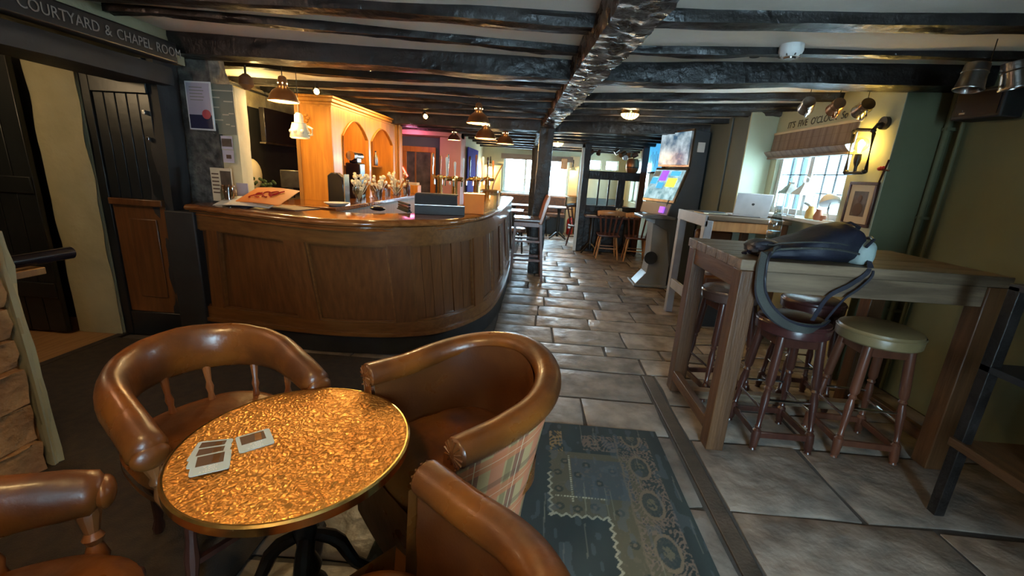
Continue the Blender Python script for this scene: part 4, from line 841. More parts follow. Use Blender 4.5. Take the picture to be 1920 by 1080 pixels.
# ================================================================ WINDOW WALL THINGS
bl = thing('roman_blind', 'brown checked roman blind folded over the window', 'blind', (2.43, 4.3, 1.75))
def blindf(u, v):
    y = 3.66 + 1.24 * u; z = 1.755 + .245 * v; x = 2.43 - .03 * (1 - v) * (v < .28) * v * 12 - .012 * (1 - v) + .003 * math.sin(u * 23)
    return (x, y, z)
MB().grid(blindf, 50, 16, uvfn=lambda u, v: (u * 1.3, v * .3), flip=False).build('fabric', 'blindfab', bl, world=True, ang=60)
MB().bb(2.395, 3.66, 1.748, 2.44, 4.90, 1.765).build('hem', 'blindfab', bl, world=True); MB().bb(2.42, 3.66, 1.99, 2.448, 4.9, 2.01).build('headrail', 'paper', bl, world=True)
wt = thing('wall_lettering', 'dark painted words on the wall above the blind', 'lettering', (2.449, 4.25, 2.06))
words("IT'S FIVE O'CLOCK So", .085, (2.447, 4.72, 2.065), Matrix.Rotation(R(-90), 4, 'Z') @ Matrix.Rotation(R(90), 4, 'X'), 'textdark', wt, .98, .045, shear=.12, ext=.0008)
pf = thing('framed_portrait', 'dark framed sepia portrait hanging beside the window', 'picture', (2.44, 3.46, 1.21))
MB().bb(-.012, -.145, 0, .008, .145, .022).bb(-.012, -.145, .308, .008, .145, .33).bb(-.012, -.145, .022, .008, -.123, .308).bb(-.012, .123, .022, .008, .145, .308).build('frame', 'mahog', pf, bevel=.003)
MB().bb(-.004, -.123, .022, .006, .123, .308).build('mount', 'paper', pf); MB().bb(-.006, -.072, .075, -.0042, .072, .26).build('portrait_print', 'sepia', pf)
b = MB(); b.ball((-.0075, 0, .205), .028, 12, 8, sc=(.05, .8, 1)); b.ball((-.0075, 0, .125), .055, 12, 8, sc=(.03, .9, .9)); b.build('printed_sitter', 'brownink', pf)
xr = thing('twig_cross', 'small wooden cross with red berries hanging above the portrait', 'ornament', (2.44, 3.31, 1.545))
MB().cyl((0, .02, -.02), (0, -.02, .15), .007, n=6).build('twig', 'mahog', xr); MB().cyl((0, .05, .085), (0, -.05, .075), .006, n=6).build('cross_twig', 'brownink', xr); MB().ball((-.01, .03, .09), .02, 8, 6, sc=(.5, 1.3, .8)).ball((-.01, .0, .095), .012, 8, 6).build('red_bow', 'red', xr)
# things on the sill
def lantern(loc, s, label, m):
    t = thing('lantern', label, 'lantern', loc)
    MB().bb(-.07 * s, -.07 * s, 0, .07 * s, .07 * s, .012).build('base', m, t)
    for a, b_ in ((-1, -1), (1, -1), (-1, 1), (1, 1)): MB().bb(a * .065 * s - .004, b_ * .065 * s - .004, .012, a * .065 * s + .004, b_ * .065 * s + .004, .2 * s).build('corner_post', m, t)
    MB().lathe([(.11 * s, .2 * s), (.025 * s, .29 * s), (.025 * s, .31 * s)], n=4, Mx=Matrix.Rotation(R(45), 4, 'Z')).build('roof', m, t, smooth=False); MB().tube([(.03 * s * math.cos(a), 0, .33 * s + .03 * s * math.sin(a)) for a in np.linspace(0, 6.28, 12)], .004, n=5).build('ring', m, t)
    MB().bb(-.06 * s, -.062 * s, .012, .06 * s, -.06 * s, .2 * s).build('pane', 'glass', t)
lantern((2.42, 4.38, 1.212), 1.0, 'grey metal lantern on the window sill, left one', 'pewter')
lantern((2.42, 4.16, 1.212), 1.0, 'pale metal lantern on the window sill, right one', 'winwhite')
t = thing('jug', 'mustard yellow ceramic pot with a spout on the sill', 'jug', (2.41, 3.97, 1.212)); MB().lathe([(.035, 0), (.042, .01), (.04, .07), (.03, .09), (.028, .11)], n=16).build('body', 'yellowpot', t); MB().tube([(0, .02, .1), (0, .06, .12), (0, .11, .13)], .012, n=8).build('spout', 'pewter', t)
t = thing('jug', 'small terracotta jug on the sill', 'jug', (2.41, 3.86, 1.212)); MB().lathe([(.03, 0), (.038, .03), (.025, .07), (.022, .09)], n=16).build('body', 'terracotta', t); MB().tube([(0, .02, .08), (0, .05, .1), (0, .06, .14)], .004, n=6).build('handle', 'pewter', t)
t = thing('desk_lamp', 'white dome desk lamp on the right end of the sill', 'lamp', (2.41, 3.72, 1.212)); MB().lathe([(.045, 0), (.04, .012)], n=16).build('base', 'white', t); MB().tube([(0, 0, .01), (0, .04, .1), (0, .02, .17)], .006, n=6).build('arm', 'white', t); MB().lathe([(.075, 0), (.07, .03), (.045, .065), (.015, .08)], n=18, Mx=Matrix.Translation((0, .03, .15)) @ Matrix.Rotation(R(-30), 4, 'X')).build('shade', 'white', t)
t = thing('pot', 'tiny terracotta pot at the right end of the sill', 'pot', (2.41, 3.79, 1.212)); MB().lathe([(.018, 0), (.024, .03), (.02, .045)], n=12).build('body', 'terracotta', t)
# pipe in the corner
pp = thing('corner_pipe', 'painted heating pipe running up the dark green corner', 'pipe', (2.74, 3.27, 0)); MB().cyl((2.745, 3.27, 0), (2.745, 3.27, 2.25), .018, n=12).build('riser', 'wall', pp, world=True); MB().cyl((2.77, 3.19, 0), (2.77, 3.19, 2.25), .012, n=10).build('thin_riser', 'wall', pp, world=True)
for z in (.6, 1.3, 1.9): MB().bb(2.73, 3.25, z, 2.8, 3.295, z + .02).build('clip', 'wall', pp, world=True)
ps = thing('pier_pipe', 'thin conduit running up the grey pier', 'conduit', (2.16, 5.35, 0)); MB().cyl((2.158, 5.35, 0), (2.158, 5.35, 2.2), .01, n=8).build('riser', 'pier', ps, world=True)
# wall speaker and hanging mugs
sk = thing('wall_speaker', 'black loudspeaker high on the dark green wall', 'speaker', (2.68, 2.95, 1.93), R(12)); MB().bb(-.09, -.13, 0, .07, .13, .17).build('cabinet', 'blackmat', sk, bevel=.01); MB().bb(-.096, -.11, .02, -.0902, .11, .15).build('grille', 'blackgloss', sk); MB().bb(-.098, .05, .03, -.0962, .08, .04).build('badge', 'pewter', sk); MB().bb(.06, -.02, .07, .13, .02, .11).build('bracket', 'blackmat', sk)
def tankard(loc, r, h, label, m, tilt, rz, zt, group):
    t = thing('tankard', label, 'tankard', loc, rz, group)
    Mx = Matrix.Rotation(tilt, 4, 'Y')
    MB().lathe([(r * .8, 0), (r * .84, .008), (r * .86, h * .5), (r, h), (r * .93, h), (r * .8, h * .5), (r * .7, .012)], n=22, Mx=Mx, cap=False).lathe([(r * .8, 0), (r * .7, .012)], n=22, Mx=Mx).build('body', m, t)
    MB().lathe([(r * 1.02, h * .93), (r * 1.04, h * .97), (r * 1.02, h)], n=22, Mx=Mx, cap=False).lathe([(r * .86, h * .3), (r * .9, h * .33), (r * .86, h * .36)], n=22, Mx=Mx, cap=False).build('rim', m, t)
    P = [Mx @ Vector(p) for p in ((r * .85, 0, h * .15), (r * 1.45, 0, h * .2), (r * 1.6, 0, h * .55), (r * 1.35, 0, h * .85), (r * .95, 0, h * .85))]
    MB().tube(P, .007, n=8).build('handle', m, t)
    k = P[2]; MB().tube([(k.x, k.y, k.z), (k.x, k.y, k.z + .03), (k.x, k.y, zt - loc[2])], .0025, n=5).build('hook', 'iron', t)
g = 'tankards hanging over the dark green corner'
tankard((2.24, 2.60, 2.14), .062, .13, 'large pewter tankard hanging upside down, left of the two near the speaker', 'pewter', R(172), R(200), 2.27, g)
tankard((2.35, 2.53, 2.14), .06, .13, 'large pewter tankard hanging upside down, right of the two near the speaker', 'pewter', R(195), R(160), 2.27, g)
g = 'tankards hanging in front of the wall lettering'
tankard((1.94, 3.52, 2.085), .052, .10, 'pewter tankard hanging leftmost before the wall lettering', 'pewter', R(112), R(70), 2.26, g)
tankard((2.12, 3.46, 2.075), .05, .11, 'copper and pewter tankard hanging in the middle before the wall lettering', 'bronze', R(108), R(75), 2.26, g)
tankard((2.28, 3.40, 2.07), .055, .115, 'pewter tankard hanging rightmost before the wall lettering', 'pewter', R(112), R(80), 2.26, g)
# ceiling fittings
sd = thing('smoke_alarm', 'white smoke alarm on the ceiling right of the beam', 'smoke alarm', (1.42, 2.88, 2.215)); MB().lathe([(.045, -.012), (.058, .0), (.065, .02), (.065, .055)], n=24).build('housing', 'white', sd); MB().lathe([(.03, -.022), (.034, -.01)], n=20).build('sensor', 'pewter', sd)
for k in range(8): a = k * .785; MB().box((.05 * math.cos(a), .05 * math.sin(a), -.006), (.02, .005, .01), rz=a).build('vent', 'pewter', sd)
MB().lathe([(.03, 2.258), (.03, 2.264)], c=(1.32, 3.12, 0), n=16).build('ceiling_vent', 'blackmat', label='small dark hole cover in the ceiling near the smoke alarm', cat='vent')
dl = thing('downlight', 'chrome downlight at the top edge of the photo', 'downlight', (1.28, 1.42, 2.27)); MB().lathe([(.04, 0), (.05, -.006), (.05, .03)], n=20).build('rim', 'chrome', dl)
# warm ceiling spot over the copper table, out of view above the photo
tl = thing('table_spotlight', 'brass ceiling spotlight above the copper table', 'spotlight', (-.85, .35, 2.26)); MB().cyl((0, 0, 0), (0, .03, -.09), .04, .045, n=16).build('housing', 'brass', tl)
lamp('SPOT', (-.85, .38, 2.16), 24, (1, .66, .28), .12, spot=110, target=(-.62, 1.3, .5))
sc1 = thing('fill_uplighter', 'brass uplighter on the left wall above the opening, added unseen to brighten the ceiling', 'wall lamp', (-2.6, 1.0, 1.95)); MB().lathe([(.02, 0), (.07, .06), (.08, .1)], c=(.09, 0, 0), n=16, cap=False).build('bowl', 'brass', sc1); MB().cyl((0, 0, .03), (.09, 0, .02), .012, n=8).build('arm', 'brass', sc1)
lamp('SPOT', (-2.5, 1.0, 2.0), 60, (1, .60, .40), .06, spot=150, target=(-1.6, 1.9, 2.6))  # fill lamp added to brighten the left ceiling
spotlet((-1.42, 3.66, 2.22), 'small chrome spotlight added out of sight behind the thick joist, for glitter on the copper table', (-.6, 1.0, .6), 0)
lamp('SPOT', (-1.38, 3.60, 2.12), 28, (1, .72, .34), .04, spot=50, target=(-.55, 1.0, .6))  # added lamp hidden by the joist, gives the copper its glitter
# ================================================================ HIGH TABLE, STOOLS
X0, X1, Y0, Y1, ZT = 1.04, 2.35, 2.17, 2.95, 1.10
ht = thing('high_table', 'tall worn oak pub table with square legs and plank top', 'table', (1.74, 2.56, 0))
for i in range(5):
    a = Y0 + (Y1 - Y0) * i / 5; MB().bb(X0, a + .001, ZT - .055, X1, a + (Y1 - Y0) / 5 - .001, ZT).build('board', 'oldoak_x', ht, world=True, bevel=.004)
for x in (X0 + .01, X1 - .105):
    for y in (Y0 + .0, Y1 - .10): MB().bb(x, y, 0, x + .095, y + .095, ZT - .056).build('leg', 'oldoak_z', ht, world=True, bevel=.005)
for y in (Y0 + .01, Y1 - .045): MB().bb(X0 + .105, y, ZT - .16, X1 - .105, y + .03, ZT - .056).build('apron', 'oldoak_x', ht, world=True, bevel=.003)
for x in (X0 + .02, X1 - .05): MB().bb(x, Y0 + .095, ZT - .16, x + .03, Y1 - .10, ZT - .056).build('apron', 'oldoak_y', ht, world=True, bevel=.003)
for x in (X0 + .01, X1 - .055): MB().bb(x, Y0 + .095, .09, x + .045, Y1 - .10, .16).build('stretcher', 'oldoak_y', ht, world=True, bevel=.003)
MB().bb(X0 + .055, 2.60, .09, X1 - .055, 2.66, .145).build('cross_stretcher', 'oldoak_x', ht, world=True, bevel=.003)
def stool(name, label, seat_m, loc, rz, hs=.76, r=.185, wood_='mahog'):
    t = thing(name, label, 'bar stool', loc, rz, 'round padded bar stools under the high table')
    MB().lathe([(r * .93, hs - .085), (r, hs - .075), (r * 1.01, hs - .03), (r * .97, hs - .008), (r * .75, hs + .008), (r * .3, hs + .013)], n=32).build('seat', seat_m, t)
    MB().lathe([(r * 1.015, hs - .03), (r * 1.03, hs - .025), (r * 1.01, hs - .018)], n=32, cap=False).build('piping', seat_m, t)
    ft = .155; tp = .105; prof = [(.02, 0), (.016, .015), (.022, .04), (.022, .09), (.024, .10), (.024, .17), (.014, .19), (.019, .205), (.013, .22), (.016, .3), (.022, .46), (.015, .53), (.022, .55), (.015, .57), (.024, .60), (.024, 1)]
    cs = [(-1, -1), (1, -1), (1, 1), (-1, 1)]
    for a, b in cs: MB().turned((a * ft, b * ft, 0), (a * tp, b * tp, hs - .085), prof, 12).build('leg', wood_, t)
    at = lambda z, a, b: Vector((a * (ft + (tp - ft) * z / (hs - .085)), b * (ft + (tp - ft) * z / (hs - .085)), z))
    for i in range(4):
        a, b = cs[i]; c, d = cs[(i + 1) % 4]
        MB().bar(at(.09, a, b), at(.09, c, d), .018, .035).build('stretcher', wood_, t, bevel=.002)
        MB().bar(at(hs - .12, a, b), at(hs - .12, c, d), .02, .05).build('apron', wood_, t, bevel=.002)
        zf = .30 if i % 2 == 0 else .24
        MB().cyl(at(zf, a, b), at(zf, c, d), .008, n=8).build('footrail', 'chrome', t)
    return t
s1 = stool('bar_stool', 'oxblood topped bar stool under the near middle of the high table, strap hanging over it', 'oxblood', (1.49, 2.38, 0), R(0))
s2 = stool('bar_stool', 'olive tan topped bar stool under the right of the high table', 'olivevinyl', (1.95, 2.36, 0), R(-4), hs=.75, r=.195, wood_='redwood')
s3 = stool('bar_stool', 'dark glossy topped bar stool under the far left corner of the high table', 'greyvinyl', (1.37, 2.92, 0), R(8), hs=.78)
s4 = stool('bar_stool', 'oxblood bar stool hidden behind the others at the back of the high table', 'oxblood', (1.90, 2.88, 0), R(-6))
# backpack
bpk = thing('backpack', 'navy and black backpack with a pale grey side pocket lying on the high table', 'backpack', (1.43, 2.34, ZT))
def blob(c, sx, sy, sz, m, nm, par, e=.75, nz=.05, nf=2.5, tilt=0, n=40, mm=22, cut=True):
    b = MB()
    for i in range(mm + 1):
        for k in range(n):
            ph = math.pi * i / mm; a = 2 * math.pi * k / n
            f = lambda v: math.copysign(abs(v) ** e, v)
            d = Vector((f(math.sin(ph)) * f(math.cos(a)), f(math.sin(ph)) * f(math.sin(a)), f(math.cos(ph)))); q = 1 + nz * mnoise.noise(d * nf + Vector(c) * 3) + nz * .4 * mnoise.noise(d * nf * 3)
            x, y, z = d.x * sx * q, d.y * sy * q, d.z * sz * q
            z += tilt * x
            b.v.append((c[0] + x, c[1] + y, max(c[2] + z, .002) if cut else c[2] + z))
    for i in range(mm):
        for k in range(n):
            a = i * n + k; b2 = i * n + (k + 1) % n; b.f.append((a, a + n, b2 + n, b2))
    return b.build(nm, m, par)
def packf(u, v):
    """main sack: low at the left, hump at the right"""
    x = -.27 + .53 * u; h = float(np.interp(u, [0, .12, .3, .5, .68, .82, .92, 1], [.045, .07, .09, .135, .18, .20, .175, .12]))
    wd = .10 + .06 * math.sin(u * math.pi); a = 2 * math.pi * v; f = lambda q: math.copysign(abs(q) ** .7, q)
    k = 1 if 0 < u < 1 else 0; 
    if u < .06: k = (u / .06) ** .5
    if u > .94: k = ((1 - u) / .06) ** .5
    q = 1 + .10 * mnoise.noise(Vector((u * 5, math.cos(a) * 1.5, math.sin(a) * 1.5)))
    return (x, f(math.cos(a)) * wd * k * q, max(.003, h * .5 + f(math.sin(a)) * h * .5 * k * q))
MB().grid(packf, 46, 32).build('body', 'navyfab', bpk)
def seam(z, off): return [(-.26 + .50 * t, -(.102 + .06 * math.sin(t * math.pi)) * (1 + off), z + .035 * math.sin(t * 3) * (t > .1)) for t in np.linspace(.03, .97, 22)]
MB().tube(seam(.045, .03), .006, n=6).build('zip_seam', 'strap', bpk); MB().tube(seam(.075, -.02), .004, n=6).build('zip_seam', 'strap', bpk)
blob((.235, -.04, .062), .055, .10, .068, 'mint', 'side_pocket', bpk, e=.7, nz=.06)
MB().tube([(.20, -.15, .10), (.24, -.13, .135), (.285, -.05, .138), (.29, .03, .12)], .008, n=6).build('pocket_trim', 'wool', bpk)
blob((-.22, -.02, .045), .085, .10, .045, 'wool', 'flap', bpk, e=.8, nz=.15)
MB().tube([(-.30, -.05, .02), (-.32, -.06, .03), (-.33, -.04, .015), (-.31, -.03, .012)], .008, n=6).build('buckle', 'blackgloss', bpk)
MB().tube([(.16, .02, .185), (.20, .0, .205), (.245, .0, .185), (.25, .02, .15)], .009, n=6, sec=lambda i: (.014, .006)).build('grab_handle', 'wool', bpk)
def ribbon(pts, w_, th, m, nm, par, tw=None):
    b = MB(); P = [Vector(p) for p in smooth(pts, 34)]
    for i, p in enumerate(P):
        d = (P[min(i + 1, len(P) - 1)] - P[max(i - 1, 0)]).normalized(); s = Vector(tw or (1, 0, 0)); s = (s - d * s.dot(d)).normalized(); n_ = d.cross(s)
        for a, c in ((-1, -1), (1, -1), (1, 1), (-1, 1)): b.v.append(tuple(p + s * (a * w_ / 2) + n_ * (c * th / 2)))
    for i in range(len(P) - 1):
        for k in range(4): a = i * 4 + k; c = i * 4 + (k + 1) % 4; b.f.append((a, c, c + 4, a + 4))
    b.f += [(3, 2, 1, 0), tuple(len(P) * 4 - 4 + k for k in range(4))]
    return b.build(nm, m, par, ang=40)
SP = [(-.22, -.13, .055), (-.285, -.175, .03), (-.30, -.20, -.06), (-.285, -.21, -.16), (-.22, -.22, -.25), (-.13, -.22, -.305), (-.02, -.20, -.328), (.08, -.14, -.335), (.16, -.06, -.33)]
sps = ribbon(SP, .052, .012, 'strap', 'shoulder_strap', bpk, tw=(.8, .3, .4))
for s_ in (-1, 1):
    MB().tube([(p[0] + s_ * .020, p[1] - .004, p[2] + s_ * .014) for p in smooth(SP, 34)], .0065, n=6).build('strap_edging', 'wool', sps)
ribbon([(.24, -.14, .03), (.22, -.175, -.02), (.15, -.18, -.09), (.06, -.18, -.16), (.04, -.14, -.30)], .022, .004, 'wool', 'thin_strap', bpk)
ribbon([(.25, -.13, .03), (.245, -.178, -.03), (.20, -.182, -.10), (.14, -.18, -.165), (.12, -.12, -.30)], .012, .004, 'wool', 'thin_strap', bpk)
wbt = thing('water_bottle', 'clear plastic water bottle standing behind the backpack', 'bottle', (1.47, 2.74, ZT))
MB().lathe([(.034, 0), (.038, .008), (.038, .05), (.035, .055), (.038, .06), (.038, .10), (.035, .105), (.038, .11), (.038, .15), (.03, .18), (.014, .215), (.013, .235)], n=22).build('body', 'bottleglass', wbt)
MB().lathe([(.0335, .006), (.036, .06), (.036, .10)], n=20).build('water', 'bottleglass', wbt); MB().lathe([(.0155, .232), (.0155, .252)], n=14).build('cap', 'paleblue', wbt)
# right-hand rack
rk = thing('side_rack', 'dark wooden rack of shelves at the right edge, nearer than the high table', 'shelf unit', (2.24, 1.5, 0))
for x in (1.98, 2.5):
    for y in (.7, 1.80): MB().bb(x, y, 0, x + .045, y + .045, 1.12).build('post', 'blackwood', rk, world=True, bevel=.003)
for z in (.36, .74, 1.10): MB().bb(1.98, .7, z, 2.545, 1.845, z + .03).build('shelf', 'blackmat' if z > .4 else 'oldoak_y', rk, world=True, bevel=.003)
MB().bb(1.965, .7, .36, 1.985, 1.845, .40).build('shelf_lip', 'oldoak_y', rk, world=True, bevel=.003)
t = thing('poster_board', 'pale blue printed board leaning on top of the right-hand rack', 'board', (2.02, 1.55, 1.13)); MB().bb(0, -.3, 0, .012, .27, .25, Matrix.Rotation(R(14), 4, 'Y')).build('board', 'paleblue', t); MB().bb(-.001, -.25, .04, .0, .22, .12, Matrix.Rotation(R(14), 4, 'Y')).build('printed_band', 'greyprint', t)
t = thing('storage_jar', 'grey jar with a pink lid on the low shelf of the right-hand rack', 'jar', (2.12, 1.52, .39)); MB().lathe([(.06, 0), (.065, .01), (.065, .14), (.05, .16)], n=18).build('body', 'machgrey', t); MB().lathe([(.055, .155), (.055, .19)], n=18).build('lid', 'pinkink', t)
# ================================================================ DESK WITH LAPTOP
dk = thing('window_table', 'tall wooden table under the window with a grey painted end frame', 'table', (1.95, 4.5, 0))
MB().bb(1.585, 4.12, 1.13, 2.36, 4.92, 1.17).build('tabletop', 'oldoak_x', dk, world=True, bevel=.004)
MB().bb(1.57, 4.12, 1.07, 1.60, 4.92, 1.175).build('end_rail', 'greypaint', dk, world=True, bevel=.003)
for y in (4.12, 4.84): MB().bb(1.575, y, 0, 1.65, y + .08, 1.128).build('leg', 'greypaint', dk, world=True, bevel=.004)
MB().bb(1.58, 4.2, .30, 1.62, 4.84, .40).build('stretcher', 'greypaint', dk, world=True, bevel=.003)
for y in (4.13, 4.84): MB().bb(2.27, y, 0, 2.34, y + .07, 1.128).build('leg', 'oldoak_z', dk, world=True, bevel=.004)
MB().bb(1.65, 4.13, 1.035, 2.27, 4.16, 1.128).build('apron', 'pale', dk, world=True, bevel=.003); MB().bb(1.65, 4.88, 1.035, 2.27, 4.91, 1.128).build('apron', 'pale', dk, world=True, bevel=.003)
lp = thing('laptop', 'open silver laptop seen from behind on the window table', 'laptop', (2.08, 4.36, 1.17), R(-8))
MB().bb(-.16, 0, 0, .16, .22, .014).build('base', 'laptop', lp, bevel=.004); MB().bb(-.16, -.004, .0, .16, .004, .22, Matrix.Translation((0, .0, .012)) @ Matrix.Rotation(R(14), 4, 'X')).build('lid', 'laptop', lp, bevel=.004)
MB().ball((0, -.033, .125), .014, 10, 6, sc=(1, .15, 1)).build('lid_emblem', 'blackmat', lp)
t = thing('notebook', 'dark thin notebook and papers lying left of the laptop', 'notebook', (1.78, 4.55, 1.17), R(10)); MB().bb(-.13, -.1, 0, .13, .1, .008).build('paper_stack', 'paper', t); MB().bb(-.12, -.06, .008, .12, .12, .02).build('cover', 'blackmat', t, bevel=.003)
t = thing('charger_cable', 'black charger cable lying along the window table', 'cable', (1.9, 4.3, 1.172)); MB().tube(smooth([(-.2, .1, .004), (-.05, .05, .004), (.1, -.02, .004), (.25, .0, .004)], 16), .004, n=6).build('cable', 'blackmat', t)
t = thing('leather_bench', 'dark brown leather bench seen under the window table', 'bench', (2.0, 4.6, 0)); MB().bb(-.22, -.2, 0, .15, .2, .42).build('base', 'blackmat', t); MB().bb(-.24, -.22, .42, .16, .22, .55).build('seat', 'leatherdark', t, bevel=.03); MB().bb(-.24, .2, .5, .16, .28, .98).build('backrest', 'leatherdark', t, bevel=.03)
t = thing('mug', 'white mug standing on the leather bench behind the table', 'mug', (1.86, 4.58, .55)); MB().lathe([(.035, 0), (.04, .09), (.035, .09), (.03, .01)], n=16, cap=False).build('body', 'white', t); MB().tube([(.038, 0, .07), (.062, 0, .06), (.06, 0, .03), (.036, 0, .02)], .005, n=6).build('handle', 'white', t)
# ================================================================ GAMES MACHINE
gm = thing('games_machine', 'tall slate games kiosk with two lit screens and a pedestal foot', 'games machine', (1.9, 6.2, 0))
ZX = lambda pts, y0, y1, m, nm, par=gm, bv=.006: (lambda b: (b.prism(pts, y0, y1, Matrix(((1, 0, 0, 0), (0, 0, 1, 0), (0, 1, 0, 0), (0, 0, 0, 1)))), b.build(nm, m, par, world=True, bevel=bv, smooth=False)))(MB())[1]
# side silhouette in x,z ; screens face the aisle (-x)
ZX([(1.98, 0), (2.14, 0), (2.14, 2.10), (1.95, 2.12), (1.92, 1.68), (1.72, 1.18), (1.72, 1.0), (1.60, .96), (1.60, .90), (1.80, .80), (1.88, .4)], 5.92, 6.44, 'machine', 'cabinet')
def quadscreen(a, b, c, d, m, nm, par, th=.012):
    """thin slab on the quad a,b,c,d"""
    a, b, c, d = map(Vector, (a, b, c, d)); n = (b - a).cross(d - a).normalized() * th
    return MB().add([a, b, c, d, a + n, b + n, c + n, d + n], [(3, 2, 1, 0), (4, 5, 6, 7), (0, 1, 5, 4), (1, 2, 6, 5), (2, 3, 7, 6), (3, 0, 4, 7)]).build(nm, m, par, world=True, smooth=False)
def P3(y, x, z): return (x, y, z)
# the kiosk face is turned a little towards the room: near edge further right
quadscreen((1.91, 5.86, 1.66), (1.66, 6.40, 1.66), (1.66, 6.40, 2.11), (1.91, 5.86, 2.13), 'pewter', 'upper_bezel', gm, .03)
us = quadscreen((1.888, 5.875, 1.685), (1.655, 6.375, 1.685), (1.655, 6.375, 2.085), (1.888, 5.875, 2.10), 'screenA', 'upper_screen', gm, -.004)
quadscreen((1.78, 5.84, 1.19), (1.50, 6.40, 1.19), (1.66, 6.44, 1.645), (1.92, 5.88, 1.645), 'pewter', 'lower_bezel', gm, .03)
ls = quadscreen((1.772, 5.87, 1.225), (1.512, 6.385, 1.225), (1.648, 6.42, 1.615), (1.897, 5.90, 1.615), 'screenB', 'touch_screen', gm, -.004)
def onls(u, v): a, b, c, d = map(Vector, ((1.772, 5.87, 1.225), (1.512, 6.385, 1.225), (1.648, 6.42, 1.615), (1.897, 5.90, 1.615))); n = (b - a).cross(d - a).normalized(); return (a * (1 - u) + b * u) * (1 - v) + (d * (1 - u) + c * u) * v - n * .012
for (u0, u1, v0, v1, m) in [(.48, .72, .62, .97, 'purpleL'), (.12, .42, .42, .72, 'yellowL'), (.76, .96, .5, .72, 'tv'), (.5, .7, .36, .56, 'tv'), (.1, .4, .8, .95, 'tv'), (.76, .96, .76, .94, 'paleblue')]:
    quadscreen(onls(u0, v0), onls(u1, v0), onls(u1, v1), onls(u0, v1), m, 'game_tile', ls, -.002)
ZX([(1.42, .965), (1.86, .965), (1.86, 1.0), (1.66, 1.03), (1.42, 1.0)], 5.9, 6.42, 'pewter', 'control_shelf')
quadscreen((1.74, 5.86, 1.02), (1.50, 6.36, 1.02), (1.53, 6.38, 1.17), (1.78, 5.87, 1.17), 'machgrey', 'note_panel', gm, -.02)
quadscreen((1.69, 5.90, 1.05), (1.655, 5.97, 1.05), (1.67, 5.98, 1.13), (1.705, 5.91, 1.13), 'purpleL', 'note_slot', gm, -.024)
ZX([(1.46, .02), (1.50, .0), (1.90, 0), (1.90, .92), (1.60, .92), (1.62, .40), (1.60, .2), (1.52, .10)], 6.0, 6.30, 'machgrey', 'pedestal')
MB().bb(1.44, 5.95, 0, 1.92, 6.42, .035).build('foot_plate', 'machgrey', gm, world=True, bevel=.01)
MB().cyl((1.63, 5.995, .42), (1.63, 5.97, .42), .09, n=20).build('round_cover', 'blackmat', gm, world=True)
MB().bb(2.00, 5.905, 1.85, 2.09, 5.918, 1.97).build('sticker', 'white', gm, world=True)
t = thing('wall_television', 'lit blue television on the wall behind the games machine', 'television', (2.14, 8.38, 1.60)); MB().bb(-.03, -.52, 0, .03, .52, .56).build('casing', 'blackmat', t, bevel=.006); MB().bb(-.034, -.50, .03, -.0302, .50, .54).build('screen', 'tv', t)
for i in range(7): MB().bb(-.037, -.4 + .12 * i, .12 + .05 * (i % 3), -.0342, -.385 + .12 * i, .34 + .05 * (i % 2)).build('figure_on_screen', 'navy', t)
MB().bb(.03, -.1, .2, .06, .1, .35).build('bracket', 'blackmat', t)
t = thing('green_bin', 'pale green cup-shaped sign hanging behind the kiosk top', 'sign', (2.12, 6.75, 1.86)); MB().prism([(-.10, .26), (.10, .26), (.10, .17), (.03, .06), (-.03, .06), (-.10, .17)], -.01, .01, Matrix(((1, 0, 0, 0), (0, 0, 1, 0), (0, 1, 0, 0), (0, 0, 0, 1)))).build('board', 'mint', t)
# ================================================================ TALL CHAIR BY THE BAR
bs = thing('bar_chair', 'red-brown high bar chair with a tan back by the black post', 'bar chair', (-.11, 5.98, 0), R(3))
MB().bb(-.21, -.2, .82, .17, .2, .875).build('seat', 'greyvinyl', bs, bevel=.018)
MB().bb(-.2, -.19, .76, .17, .19, .82).build('seat_frame', 'redwood', bs, bevel=.004)
for y in (-.17, .17):
    MB().bar((-.21, y, 0), (-.18, y, .77), .035, .035, up=(0, 1, 0)).build('leg', 'redwood', bs, bevel=.003)
    MB().bar((.23, y, 0), (.16, y, .85), .035, .045, up=(0, 1, 0)).build('leg', 'redwood', bs, bevel=.003)
    MB().bar((-.2, y, .30), (.2, y, .30), .02, .035).build('stretcher', 'redwood', bs, bevel=.002)
    MB().bar((-.19, y, .56), (.18, y, .56), .02, .03).build('stretcher', 'redwood', bs, bevel=.002)
MB().bar((-.2, -.17, .24), (-.2, .17, .24), .02, .035).build('footrest', 'redwood', bs, bevel=.002); MB().bar((.2, -.17, .36), (.2, .17, .36), .02, .035).build('stretcher', 'redwood', bs, bevel=.002)
b = MB(); Mx = Matrix(((1, 0, 0, 0), (0, 0, 1, 0), (0, 1, 0, 0), (0, 0, 0, 1))); b.prism([(.13, .80), (.18, .80), (.275, 1.14), (.27, 1.19), (.235, 1.19), (.20, 1.1)], -.2, .2, Mx); b.build('backrest', 'spindle', bs, bevel=.01)
